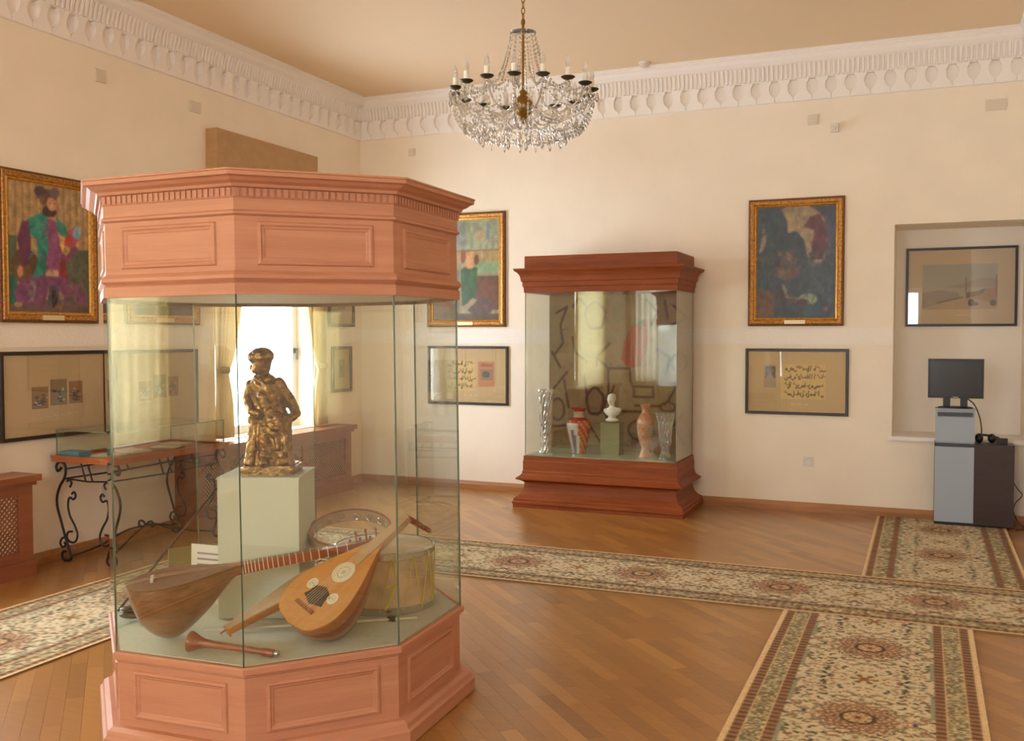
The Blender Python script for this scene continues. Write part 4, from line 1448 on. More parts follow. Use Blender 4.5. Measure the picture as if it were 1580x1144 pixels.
cut_vase('tall cylindrical cut crystal vase at the left pane of the dark case', (2.235, -.52, ZF), [(.062, .006), (.05, .05), (.052, .12), (.055, .18), (.052, .26), (.058, .27), (.06, .38), (.066, .50), (.072, .555), (.066, .555), (.05, .4), (.04, .2), (0, .15)])
cut_vase('flared cut crystal vase at the right pane of the dark case', (3.325, -.56, ZF), [(.052, .006), (.04, .04), (.03, .075), (.042, .11), (.055, .17), (.058, .25), (.07, .33), (.086, .385), (.078, .385), (.05, .27), (.04, .17), (0, .12)])
ob = thing('display_block', 'olive square block under the small white bust', 'pedestal', (2.80, -.37, ZF))
obj('block', MB().box(-.085, .085, -.07, .07, 0, .275), 'olive_block', ob)
obj('cap', MB().box(-.088, .088, -.073, .073, .275, .282), 'olive_block', ob)
bu = thing('marble_bust', 'small white marble bust on the olive block', 'bust', (2.80, -.37, ZF + .282))
bb = blob_thing('figure', [
    ((0, 0, .018), (.062, .045, .02), (0, 0, .03), (.04, .034, .02)), ((0, 0, .03), .03, (0, 0, .07), .034),
    ((0, 0, .085), (.07, .04, .035), (.005, 0, .115), (.055, .035, .022)), ((-.055, 0, .10), .024, (.06, 0, .108), .026),
    ((0, 0, .125), .026, (-.004, 0, .16), .024), ((-.006, -.008, .185), (.033, .036, .034), (-.006, -.004, .205), (.036, .04, .04)),
    ((-.012, -.042, .19), .009, (-.012, -.04, .2), .006), ((-.006, 0, .225), (.036, .04, .026), (-.004, .005, .228), (.037, .041, .026)),
    ((-.042, 0, .198), .007, (-.042, 0, .206), .007), ((.030, 0, .198), .007, (.030, 0, .206), .007)], .006, 'white_marble', smooth_it=4)
COL.objects.link(bb); bb.parent = bu

# ================================================================== PICTURES
def moulding(w, h, prof):
    """rectangular frame, local x right, z up, facing -y; prof: (inset from outer edge, depth out of the wall)"""
    mb = MB(); vs = []; fs = []
    for ins, d in prof:
        a, b = w / 2 - ins, h / 2 - ins
        vs += [(-a, -d, -b), (a, -d, -b), (a, -d, b), (-a, -d, b)]
    for i in range(len(prof) - 1):
        for k in range(4):
            k2 = (k + 1) % 4
            fs.append((i * 4 + k, i * 4 + k2, (i + 1) * 4 + k2, (i + 1) * 4 + k))
    return mb.add(vs, fs)


def gilt_painting(label, loc, rz, w, h, pic, bright=True):
    t = thing('oil_painting', label, 'painting', loc, rz, 'gilt framed oil paintings')
    obj('outer_frame', moulding(w, h, [(0, 0), (0, .022), (.004, .028), (.016, .03)]), 'gilt_dark', t)
    obj('frame_band', moulding(w, h, [(.016, .03), (.022, .036), (.046, .03), (.052, .024)]), 'gilt', t)
    obj('inner_frame', moulding(w, h, [(.052, .024), (.056, .027), (.064, .024), (.068, .014), (.072, .012)]), 'gilt_bright', t)
    me_ = colour_grid(pic.a, w - .142, h - .142); me_.materials.append(MATS['oil_paint'])
    o = link('canvas', me_, t); o.location = (0, -.013, 0)
    obj('stretcher', MB().box(-w / 2 + .02, w / 2 - .02, -.011, 0, -h / 2 + .02, h / 2 - .02), 'dark_wood', t)
    pl = MB().box(-.085, .085, -.0385, -.030, -h / 2 + .018, -h / 2 + .05)
    obj('name_plate', pl, 'brass_plate', t)
    return t


def framed_print(label, loc, rz, w, h, pic, fw_=.024):
    t = thing('framed_print', label, 'framed print', loc, rz, 'dark framed prints under glass')
    obj('frame', moulding(w, h, [(0, 0), (0, .02), (.002, .022), (fw_ - .002, .022), (fw_, .02), (fw_, .006)]), 'black_frame', t)
    me_ = colour_grid(pic.a, w - 2 * fw_ + .004, h - 2 * fw_ + .004); me_.materials.append(MATS['print_paint'])
    o = link('sheet', me_, t); o.location = (0, -.008, 0)
    obj('backing', MB().box(-w / 2 + .008, w / 2 - .008, -.0065, 0, -h / 2 + .008, h / 2 - .008), 'black_frame', t)
    b = MB().box(-w / 2 + fw_ - .001, w / 2 - fw_ + .001, -.0135, -.0115, -h / 2 + fw_ - .001, h / 2 - fw_ + .001)
    obj('glazing', b, 'picture_glass', t)
    return t


# ---- seated man in a turban
def pic_man():
    p_ = Pic(.64, .83, .0055, (150, 122, 82))
    for k in range(12):
        x = k / 12; p_.rect(x, x + .02, .35, 1, (124, 104, 84), .8); p_.rect(x + .03, x + .055, .4, 1, (164, 134, 82), .7)
    p_.rect(0, 1, 0, .10, (98, 78, 72)); p_.poly([(.66, .08), (1, .08), (1, .52), (.66, .50)], (78, 84, 66)); p_.poly([(0, .05), (.12, .05), (.10, .30), (0, .28)], (36, 92, 82))
    p_.poly([(0, .30), (.12, .28), (.10, .58), (0, .58)], (76, 88, 66))
    p_.ell(.20, .36, .16, .13, (84, 62, 40)); p_.ell(.17, .30, .11, .08, (96, 72, 44))
    # folded legs in purple trousers
    p_.poly([(.10, .06), (.06, .14), (.14, .24), (.34, .30), (.62, .30), (.86, .22), (.97, .12), (.92, .08), (.74, .07), (.62, .18), (.48, .22), (.42, .05), (.24, .06)], (112, 64, 100))
    p_.poly([(.70, .08), (.92, .09), (.94, .14), (.80, .24), (.64, .28)], (124, 70, 108)); p_.poly([(.22, .08), (.31, .08), (.33, .24), (.25, .24)], (120, 112, 124)); p_.poly([(.46, .05), (.60, .08), (.60, .20), (.48, .22)], (66, 70, 76))
    p_.poly([(.52, .04), (.58, .05), (.58, .17), (.51, .18)], (24, 26, 24)); p_.ell(.11, .055, .05, .02, (158, 124, 92)); p_.ell(.60, .05, .05, .022, (120, 84, 60)); p_.poly([(.58, .09), (.66, .11), (.72, .08), (.58, .08)], (84, 86, 98))
    # robe
    p_.poly([(.40, .28), (.62, .28), (.66, .45), (.58, .72), (.46, .76), (.40, .55)], (118, 66, 100))
    p_.poly([(.28, .26), (.42, .30), (.48, .50), (.47, .76), (.40, .78), (.30, .74), (.22, .71), (.24, .62), (.34, .56), (.36, .44)], (46, 120, 106))
    p_.poly([(.58, .76), (.70, .70), (.74, .62), (.66, .58), (.60, .66)], (46, 118, 104)); p_.poly([(.60, .30), (.72, .26), (.70, .40), (.64, .46)], (116, 40, 40)); p_.poly([(.37, .34), (.44, .30), (.46, .46), (.41, .52)], (30, 96, 84))
    # arms
    p_.poly([(.16, .34), (.24, .36), (.27, .52), (.25, .70), (.17, .70), (.11, .56)], (92, 46, 76)); p_.ell(.14, .31, .035, .045, (172, 122, 86)); p_.poly([(.62, .44), (.72, .40), (.86, .52), (.82, .58), (.70, .50)], (112, 58, 92))
    p_.poly([(.62, .54), (.70, .46), (.76, .50), (.70, .60), (.64, .62)], (190, 146, 76)); p_.ell(.86, .56, .035, .03, (176, 126, 92))
    # book
    p_.poly([(.68, .54), (.80, .52), (.90, .64), (.84, .72), (.74, .66)], (150, 74, 92)); p_.poly([(.78, .62), (.88, .60), (.90, .68), (.84, .72)], (112, 150, 158)); p_.poly([(.68, .56), (.78, .56), (.76, .62), (.70, .62)], (168, 52, 40))
    p_.rect(.44, .60, .29, .34, (168, 144, 112)); p_.strokes(60, .1, .92, .08, .28, [(128, 78, 112), (96, 54, 88), (112, 64, 100)], .06, .008, .7); p_.strokes(25, .40, .62, .32, .7, [(130, 76, 110), (104, 58, 90)], .05, .008, .7); p_.strokes(18, .27, .46, .3, .75, [(54, 134, 118), (36, 100, 88)], .05, .008, .7); p_.strokes(30, .68, 1, .1, .5, [(96, 100, 76), (70, 74, 60), (92, 80, 70)], .05, .012)
    # head and turban
    p_.poly([(.47, .74), (.58, .74), (.58, .82), (.48, .82)], (164, 110, 84)); p_.ell(.52, .85, .075, .075, (176, 124, 94)); p_.ell(.50, .795, .085, .045, (62, 40, 34)); p_.ell(.545, .85, .02, .012, (74, 48, 40))
    p_.ell(.47, .915, .12, .055, (92, 66, 60)); p_.ell(.39, .94, .07, .045, (70, 58, 64)); p_.ell(.57, .945, .06, .04, (98, 84, 82)); p_.ell(.43, .885, .05, .045, (104, 68, 56))
    p_.ell(.525, .852, .058, .055, (186, 136, 104)); p_.poly([(.455, .86), (.49, .815), (.53, .80), (.575, .815), (.57, .785), (.53, .755), (.48, .775), (.455, .81)], (58, 38, 32)); p_.rect(.505, .53, .862, .869, (60, 42, 36)); p_.rect(.555, .575, .862, .869, (60, 42, 36)); p_.ell(.552, .842, .01, .016, (160, 108, 82))
    p_.a *= 1.12
    return p_.soften(2).mottle(.45, 26)


def pic_night():
    p_ = Pic(.645, .94, .006, (58, 60, 62))
    p_.ell(.52, .66, .42, .36, (134, 112, 80)); p_.ell(.50, .64, .385, .335, (146, 124, 90))
    p_.rect(.86, 1, .5, 1, (64, 62, 80), .8); p_.poly([(0, 0), (1, 0), (1, .52), (.86, .5), (.78, .46), (.66, .48), (.60, .70), (.50, .78), (.40, .76), (.38, .88), (.30, .98), (0, 1)], (48, 58, 60))
    p_.poly([(.03, .58), (.10, .62), (.14, .78), (.12, .86), (.06, .70)], (134, 112, 92)); p_.ell(.12, .80, .05, .08, (120, 108, 92))
    p_.poly([(.60, .82), (.68, .90), (.80, .92), (.86, .82), (.88, .62), (.82, .52), (.72, .52), (.70, .64), (.74, .78), (.66, .80)], (92, 44, 44)); p_.poly([(.70, .50), (.84, .50), (.82, .46), (.72, .46)], (112, 80, 70))
    p_.strokes(150, 0, 1, 0, .62, [(56, 66, 70), (44, 50, 54), (66, 74, 70), (38, 46, 54), (78, 70, 60)], .06, .014)
    p_.strokes(45, .08, .36, .5, .9, [(48, 60, 62), (62, 66, 60), (70, 56, 50), (40, 52, 58)], .05, .014)
    p_.poly([(.30, .58), (.44, .62), (.52, .54), (.50, .44), (.40, .36), (.28, .42)], (88, 70, 54), .8); p_.poly([(.26, .42), (.44, .42), (.52, .36), (.36, .34), (.24, .38)], (112, 82, 48), .8); p_.ell(.42, .55, .05, .035, (122, 88, 78)); p_.ell(.27, .50, .04, .03, (56, 30, 28)); p_.ell(.50, .42, .05, .035, (96, 56, 54))
    p_.strokes(40, .22, .56, .34, .60, [(104, 84, 58), (70, 56, 50), (124, 92, 66), (60, 62, 60)], .035, .01)
    p_.poly([(.24, .30), (.34, .30), (.40, .14), (.34, .10)], (62, 42, 46)); p_.ell(.66, .17, .12, .05, (132, 138, 112)); p_.ell(.56, .14, .10, .035, (66, 44, 42)); p_.line([(.34, .30), (.40, .19), (.55, .17)], .012, (124, 124, 104))
    p_.poly([(0, 0), (.26, 0), (.24, .2), (.05, .28), (0, .2)], (92, 66, 44)); p_.rect(.62, .9, .02, .10, (40, 72, 84), .6); p_.ell(.88, .08, .03, .02, (124, 60, 60)); p_.ell(.75, .35, .2, .14, (66, 74, 74), .6)
    p_.ell(.20, .83, .10, .10, (44, 62, 66), .7); p_.strokes(50, .6, 1, .1, .5, [(84, 92, 92), (60, 70, 74), (50, 56, 66)], .04, .008); p_.strokes(30, .05, .5, 0, .25, [(104, 74, 48), (64, 48, 42), (84, 66, 50)], .05, .012); p_.strokes(14, .66, .86, .55, .9, [(110, 56, 52), (76, 36, 40)], .04, .012)
    return p_.soften(3).mottle(.6, 26)


def pic_arches():
    p_ = Pic(.70, .96, .006, (140, 134, 100))
    p_.rect(0, 1, .70, 1, (146, 150, 122)); p_.ell(.72, .84, .08, .06, (176, 146, 112), .7); p_.rect(.82, .85, .80, .96, (104, 134, 140)); p_.rect(.05, .5, .72, .98, (126, 132, 128), .7)
    p_.rect(0, 1, .58, .70, (158, 132, 86)); p_.rect(0, 1, .685, .70, (126, 104, 62)); p_.rect(.74, .75, .5, .70, (190, 166, 112)); p_.rect(.55, 1, .46, .58, (132, 152, 112)); p_.rect(.62, 1, .10, .44, (98, 68, 44)); p_.rect(.74, .96, .20, .40, (112, 70, 44))
    p_.poly([(.44, .14), (.64, .18), (.68, .52), (.50, .54), (.42, .50)], (54, 88, 48)); p_.ell(.56, .60, .10, .09, (186, 140, 92)); p_.ell(.66, .60, .035, .05, (112, 66, 36)); p_.ell(.46, .64, .04, .07, (140, 78, 44))
    p_.ell(.72, .14, .2, .1, (92, 72, 64)); p_.poly([(.38, .05), (.56, .12), (.68, .2), (.84, .16), (.6, .22), (.44, .12)], (150, 132, 104)); p_.rect(0, .4, .05, .5, (110, 92, 72), .8); p_.ell(.2, .3, .12, .2, (140, 84, 56)); p_.rect(0, 1, 0, .06, (86, 72, 54))
    return p_.soften(2).mottle(.4, 22)


def pic_dark():
    return Pic(.64, .83, .01, (92, 64, 50)).rect(0, 1, 0, .25, (84, 58, 46)).ell(.5, .6, .25, .3, (120, 84, 60)).mottle(.3, 12)


MAT_BEIGE = (202, 176, 136)


def miniature(p_, x0, x1, y0, y1, base, accents):
    p_.rect(x0 - .004, x1 + .004, y0 - .004, y1 + .004, (96, 72, 54)); p_.rect(x0, x1, y0, y1, base)
    for _ in range(26):
        cx, cy = x0 + (x1 - x0) * (.12 + .76 * RNG.random()), y0 + (y1 - y0) * (.12 + .55 * RNG.random())
        p_.ell(cx, cy, (x1 - x0) * (.05 + .12 * RNG.random()), (y1 - y0) * (.02 + .06 * RNG.random()), accents[RNG.integers(len(accents))], .85)


def pic_three(seed=0):
    p_ = Pic(.81, .54, .0045, MAT_BEIGE)
    acc = [(70, 60, 80), (196, 190, 176), (120, 70, 60), (60, 70, 70)]
    miniature(p_, .27, .42, .34, .60, (150, 116, 80), acc)
    miniature(p_, .45, .60, .36, .68, (142, 118, 88), acc + [(96, 146, 128), (90, 138, 120), (96, 146, 128)])
    miniature(p_, .63, .76, .37, .65, (150, 112, 78), acc + [(52, 44, 66)])
    for k in range(7):
        p_.rect(.26 + .07 * k, .30 + .07 * k, .205 + .006 * k, .22 + .006 * k, (208, 190, 156))
    return p_.mottle(.03, 10)


def script_line(p_, x0, x1, y, hgt, col):
    x = x0
    while x < x1 - .01:
        w = .012 + .03 * RNG.random(); k = RNG.integers(5)
        if k == 0: p_.line([(x, y), (x + w * .2, y + hgt)], .007, col)
        elif k == 1: p_.line([(x, y), (x + w * .5, y - hgt * .4), (x + w, y)], .008, col)
        elif k == 2: p_.line([(x, y + hgt * .2), (x + w, y + hgt * .2), (x + w * 1.1, y + hgt * .5)], .008, col)
        elif k == 3: p_.ell(x + w * .5, y + hgt * .15, w * .35, hgt * .28, col)
        else: p_.line([(x, y + hgt * .7), (x + w, y + hgt * .4)], .006, col); p_.ell(x + w * .4, y + hgt * .9, .006, .01, col)
        x += w * .75


def pic_script(mini_left):
    p_ = Pic(.81, .52, .0038, (202, 174, 126))
    if mini_left:
        bx = (.34, .80); mx_ = (.17, .295)
    else:
        bx = (.20, .60); mx_ = (.64, .85)
    p_.rect(bx[0], bx[1], .21, .79, (216, 186, 118))
    for k in range(4):
        script_line(p_, bx[0] + .04, bx[1] - .03, .69 - .137 * k, .075, (104, 80, 62))
    p_.ell(bx[0] + .2, .5, .02, .03, (226, 180, 130))
    if mini_left:
        p_.rect(mx_[0], mx_[1], .40, .77, (170, 148, 122)); p_.rect(mx_[0] + .015, mx_[1] - .01, .55, .74, (84, 74, 70)); p_.ell(.232, .68, .035, .06, (128, 116, 104)); p_.poly([(.19, .55), (.28, .55), (.23, .66)], (150, 136, 124))
    else:
        p_.rect(mx_[0], mx_[1], .30, .76, (196, 132, 88)); p_.rect(mx_[0] + .03, mx_[1] - .03, .42, .62, (150, 122, 100)); p_.ell(.74, .52, .05, .06, (92, 90, 92)); p_.rect(mx_[0] + .03, mx_[1] - .03, .66, .72, (160, 100, 66))
    for k in range(3): p_.rect(.45 + .07 * k, .485 + .07 * k, .12, .145, (214, 190, 136))
    return p_.mottle(.03, 10)


def pic_city():
    p_ = Pic(.81, .61, .0045, (190, 168, 136))
    p_.rect(.14, .84, .20, .80, (158, 150, 132)); p_.rect(.14, .84, .50, .80, (152, 150, 140)); p_.rect(.14, .84, .20, .36, (170, 146, 118))
    p_.poly([(.14, .22), (.50, .34), (.48, .42), (.30, .46), (.14, .42)], (126, 118, 118), .7); p_.poly([(.34, .50), (.52, .54), (.70, .62), (.84, .60), (.84, .50), (.5, .48)], (138, 126, 112), .7)
    p_.poly([(.56, .36), (.70, .46), (.84, .50), (.84, .24), (.76, .30), (.64, .34)], (160, 118, 86), .8); p_.rect(.545, .556, .42, .63, (104, 92, 84)); p_.rect(.825, .834, .38, .66, (96, 86, 78))
    p_.poly([(.55, .34), (.70, .40), (.74, .48), (.66, .44), (.55, .42)], (96, 84, 76)); p_.ell(.60, .29, .03, .05, (60, 54, 50)); p_.ell(.64, .27, .03, .025, (84, 70, 60)); p_.ell(.80, .28, .03, .04, (76, 64, 54)); p_.line([(.28, .29), (.40, .33), (.52, .36)], .008, (92, 82, 84))
    p_.rect(.44, .60, .12, .135, (206, 182, 140))
    return p_.mottle(.05, 14)


def pic_small():
    p_ = Pic(.30, .40, .005, (182, 158, 112))
    p_.rect(.34, .66, .3, .74, (120, 116, 98)); p_.rect(.4, .6, .36, .68, (150, 132, 104)).ell(.5, .5, .08, .12, (90, 92, 90))
    return p_.mottle(.05, 8)


R90 = PI / 2
gilt_painting('large portrait of a seated man in a turban, purple and turquoise robe', (0, -3.85, 2.07), R90, .78, .972, pic_man())
gilt_painting('dark gilt-framed painting above the iron table, seen through the octagonal case', (0, -2.82, 2.07), R90, .78, .972, pic_dark())
gilt_painting('gilt-framed painting with a green dressed figure, half behind the octagonal case', (1.20, 0, 2.139), 0, .845, 1.108, pic_arches())
gilt_painting('dark night painting with a moon and red horse head in a gilt frame', (4.307, 0, 2.124), 0, .787, 1.083, pic_night())
framed_print('print with three small miniatures under the turbaned man portrait', (0, -3.815, 1.112), R90, .86, .573, pic_three())
framed_print('print with three small miniatures above the iron table', (0, -2.885, 1.108), R90, .86, .573, pic_three())
framed_print('calligraphy print with miniature on its right, beside the octagonal case', (1.215, 0, 1.112), 0, .868, .573, pic_script(False))
framed_print('calligraphy print with miniature on its left, under the night painting', (4.321, 0, 1.107), 0, .85, .565, pic_script(True))
framed_print('pale townscape print hanging in the recess above the monitor', (5.60, ND, 1.915), 0, .86, .67, pic_city(), .02)
framed_print('small narrow print between window and corner, lower of two', (0, -.376, 1.168), R90, .35, .452, pic_small(), .03)
framed_print('small print between window and corner, upper of two', (0, -.376, 1.86), R90, .46, .54, pic_small(), .03)

# ================================================================== IRON DISPLAY TABLE
TX0, TX1, TY0, TY1, TZ = 0.03, 0.575, -3.88, -2.78, 0.668
tb = thing('iron_display_table', 'wrought iron scroll-legged table with wooden tray top and glass lid', 'table', ((TX0 + TX1) / 2, (TY0 + TY1) / 2, 0))
hx, hy = (TX1 - TX0) / 2, (TY1 - TY0) / 2
tr = MB().box(-hx, hx, -hy, hy, TZ, TZ + .028)
obj('tray', tr, 'tray_wood', tb)
rim = MB()
for z0, z1, o_ in ((TZ + .028, TZ + .042, .006),):
    rim.box(-hx - o_, hx + o_, -hy - o_, -hy + .02, z0, z1).box(-hx - o_, hx + o_, hy - .02, hy + o_, z0, z1).box(-hx - o_, -hx + .02, -hy + .02, hy - .02, z0, z1).box(hx - .02, hx + o_, -hy + .02, hy - .02, z0, z1)
obj('tray_rim', rim, 'tray_wood', tb)
gz0, gz1 = TZ + .028, TZ + .205
slab_pane(-hx + .02, hx - .02, -hy + .02, -hy + .025, gz0, gz1, tb, 'y'); slab_pane(-hx + .02, hx - .02, hy - .025, hy - .02, gz0, gz1, tb, 'y')
slab_pane(-hx + .02, -hx + .025, -hy + .026, hy - .026, gz0, gz1, tb, 'x'); slab_pane(hx - .025, hx - .02, -hy + .026, hy - .026, gz0, gz1, tb, 'x')
slab_pane(-hx + .018, hx - .018, -hy + .018, hy - .018, gz1, gz1 + .006, tb, 'z')


def spiral(c, r0, r1, a0, a1, n_=18):
    return [(c[0] + (r0 + (r1 - r0) * i / n_) * math.cos(a0 + (a1 - a0) * i / n_), c[1] + (r0 + (r1 - r0) * i / n_) * math.sin(a0 + (a1 - a0) * i / n_)) for i in range(n_ + 1)]


def crom(pts, n_=8):
    out = []
    for i in range(len(pts) - 1):
        p0 = pts[max(i - 1, 0)]; p1 = pts[i]; p2 = pts[i + 1]; p3 = pts[min(i + 2, len(pts) - 1)]
        for s in range(n_):
            u = s / n_
            out.append(tuple(0.5 * ((2 * p1[c]) + (-p0[c] + p2[c]) * u + (2 * p0[c] - 5 * p1[c] + 4 * p2[c] - p3[c]) * u * u + (-p0[c] + 3 * p1[c] - 3 * p2[c] + p3[c]) * u ** 3) for c in range(len(p1))))
    return out + [pts[-1]]


# leg drawn in its plane: u from the table corner inwards, v up
leg_main = crom([(.062, .625), (.03, .60), (.015, .63), (.04, .66), (.085, .655), (.10, .61), (.085, .555), (.045, .50), (.018, .43), (.02, .36), (.05, .27), (.085, .17), (.12, .08), (.135, .03), (.11, .006)], 6) + [(q[0], q[1]) for q in spiral((.085, .045), .04, .022, -1.0, -5.0)]
leg_s = crom([(.135, .50), (.15, .53), (.125, .55), (.11, .535)], 6)
leg_s2 = crom([(.15, .455), (.17, .47), (.185, .445), (.165, .42), (.13, .43), (.115, .38), (.13, .31), (.17, .25), (.195, .19), (.175, .14), (.13, .135), (.10, .165), (.115, .20), (.15, .205)], 6)
leg_s3 = crom([(.10, .165), (.06, .155), (.04, .12), (.06, .095), (.085, .11), (.075, .13)], 6)
for sx, sy in ((-1, -1), (1, -1), (-1, 1), (1, 1)):
    # plane of each leg runs along the short side of the table
    f3 = lambda q, sx=sx, sy=sy: (sx * (hx - .01) - sx * (q[0] - .03), sy * (hy - .04), q[1])
    lg = MB()
    lg.tube([f3(q) for q in leg_main], .0085, 6)
    lo_ = obj('leg', lg, 'iron', tb, True)
    for cv in (leg_s2, leg_s3, leg_s):
        obj('scroll', MB().tube([f3(q) for q in cv], .007, 6), 'iron', lo_, True)
# apron rails and slanted bars
for sy in (-1, 1):
    y = sy * (hy - .04)
    obj('apron_rail', MB().tube([(-hx + .08, y, .555), (0, y, .545), (hx - .08, y, .555)], .006, 6), 'iron', tb, True)
    for x in (-.03, .03):
        obj('apron_bar', MB().tube([(x - .03, y, TZ), (x + .012, y, .548)], .006, 6), 'iron', tb, True)
for sx in (-1, 1):
    x = sx * (hx - .075)
    obj('apron_rail', MB().tube([(x, -hy + .04, .555), (x, 0, .545), (x, hy - .04, .555)], .006, 6), 'iron', tb, True)
    obj('apron_rail', MB().tube([(x, -hy + .04, .618), (x, 0, .622), (x, hy - .04, .618)], .005, 6), 'iron', tb, True)
    for y in (-.05, .03):
        obj('apron_bar', MB().tube([(x, y - .03, TZ), (x, y + .012, .548)], .006, 6), 'iron', tb, True)
# low crossed stretchers rising to a curl in the middle
for sx, sy in ((-1, -1), (1, -1), (-1, 1), (1, 1)):
    pth = crom([(sx * (hx - .12), sy * (hy - .04), .04), (sx * (hx - .14) * .7, sy * hy * .6, .08), (sx * .05, sy * hy * .25, .15), (0, 0, .165)], 6)
    obj('stretcher', MB().tube(pth, .007, 6), 'iron', tb, True)
cu = MB()
for s in (-1, 1):
    cu.tube([(s * .0 + q[0] * s, 0, q[1]) for q in crom([(.0, .165), (.03, .195), (.06, .19), (.065, .165), (.05, .16)], 6)], .008, 6)
obj('centre_scroll', cu, 'iron', tb, True)
# papers and books in the tray
def flat_book(label, cat, name, loc, rz, w, d, h, cover, pages=None):
    t = thing(name, label, cat, loc, rz)
    obj('cover', MB().box(-w / 2, w / 2, -d / 2, d / 2, 0, h), cover, t)
    obj('page_block', MB().box(-w / 2 + .004, w / 2 - .008, -d / 2 + .004, d / 2 - .004, h, h + .002), pages or 'paper', t)
    return t


flat_book('blue covered book lying at the near end of the table case', 'book', 'blue_book', (.13, -3.78, gz0), .1, .16, .12, .035, 'blue_cover', 'blue_cover')
for i, (x, y, r_, c_, lb) in enumerate([(.34, -3.68, .2, 'paper_grey', 'grey open booklet beside the blue book in the table case'), (.28, -3.42, -.1, 'paper', 'white booklet in the middle of the table case'),
                                        (.36, -3.18, .3, 'paper_olive', 'olive booklet near the middle of the table case'), (.26, -2.98, .05, 'paper_grey', 'grey booklet at the far end of the table case')]):
    flat_book(lb, 'booklet', 'booklet', (x, y, gz0), r_, .2, .15, .012, c_)

# ================================================================== CHANDELIER
CX, CY = 3.05, -3.04
ch = thing('crystal_chandelier', 'sixteen-arm crystal chandelier with white candle bulbs on a brass chain', 'chandelier', (CX, CY, 0))
obj('ceiling_rose', MB().lathe([(0.0, 3.84), (.03, 3.842), (.055, 3.86), (.06, 3.88)], 24), 'brass', ch, True)
z = 3.835
link_me = None
k = 0
while z > 3.40:
    pts = [(.011 * math.cos(a), 0, .021 * math.sin(a)) for a in np.linspace(0, 2 * PI, 12, endpoint=False)]
    if link_me is None:
        link_me = MB().tube(pts, .0032, 6, closed=True).mesh('chain_link', ('brass',), True)
    o = link('chain_link', link_me, ch); o.location = (0, 0, z - .02); o.rotation_euler = (0, 0, (k % 2) * PI / 2)
    z -= .034; k += 1
obj('stem', MB().lathe([(.008, 2.80), (.008, 3.42)], 10), 'brass', ch, True)
obj('hub', MB().lathe([(0, 2.79), (.012, 2.80), (.018, 2.82), (.045, 2.85), (.062, 2.89), (.06, 2.92), (.04, 2.95), (.02, 2.965), (.03, 2.98), (.012, 3.0)], 20), 'brass', ch, True)
obj('top_crown', MB().lathe([(.02, 3.335), (.075, 3.34), (.08, 3.346), (.02, 3.352)], 20), 'crystal', ch)
NA = 16
ang0 = math.atan2(CAM.y - CY, CAM.x - CX) - math.radians(7)
RA, ZA = 0.42, 2.975
cup_me = MB().lathe([(0, -.004), (.012, -.002), (.03, .004), (.042, .014), (.04, .017), (.014, .008), (.011, .02), (0, .02)], 16, cap=False).mesh('candle_cup', ('cup_bronze',), True)
can_me = MB().lathe([(.015, .018), (.0155, .068), (0, .069)], 12).mesh('candle', ('candle_white',), True)
blb_me = MB().lathe([(.009, .069), (.014, .085), (.0155, .098), (.011, .118), (.004, .134), (0, .142)], 12).mesh('bulb', ('bulb_glass',), True)
arm_p = crom([(.05, 0, 2.90), (.12, 0, 2.85), (.22, 0, 2.83), (.33, 0, 2.86), (.40, 0, 2.92), (RA, 0, ZA - .004)], 6)
arm_me = MB().tube(arm_p, .006, 7).mesh('arm', ('crystal',), True)
drop_me = MB().add([(0, 0, 0), (.007, 0, -.012), (0, .005, -.012), (-.007, 0, -.012), (0, -.005, -.012), (.013, 0, -.045), (0, .009, -.045), (-.013, 0, -.045), (0, -.009, -.045), (0, 0, -.066)],
                   [(0, 1, 2), (0, 2, 3), (0, 3, 4), (0, 4, 1), (1, 5, 6, 2), (2, 6, 7, 3), (3, 7, 8, 4), (4, 8, 5, 1), (5, 9, 6), (6, 9, 7), (7, 9, 8), (8, 9, 5)]).mesh('crystal_drop', ('crystal',))
beads = MB()


def bead(p_, r_=.0095):
    x, y, z_ = p_
    beads.add([(x + r_, y, z_), (x, y + r_, z_), (x - r_, y, z_), (x, y - r_, z_), (x, y, z_ + r_ * 1.25), (x, y, z_ - r_ * 1.25)],
              [(0, 1, 4), (1, 2, 4), (2, 3, 4), (3, 0, 4), (1, 0, 5), (2, 1, 5), (3, 2, 5), (0, 3, 5)])


def string(p0, p1, sag, n_, r_=.0095, rad=None):
    for i in range(n_ + 1):
        t = i / n_
        q = [p0[c] + (p1[c] - p0[c]) * t for c in range(3)]
        q[2] -= sag * 4 * t * (1 - t)
        bead(q, r_)


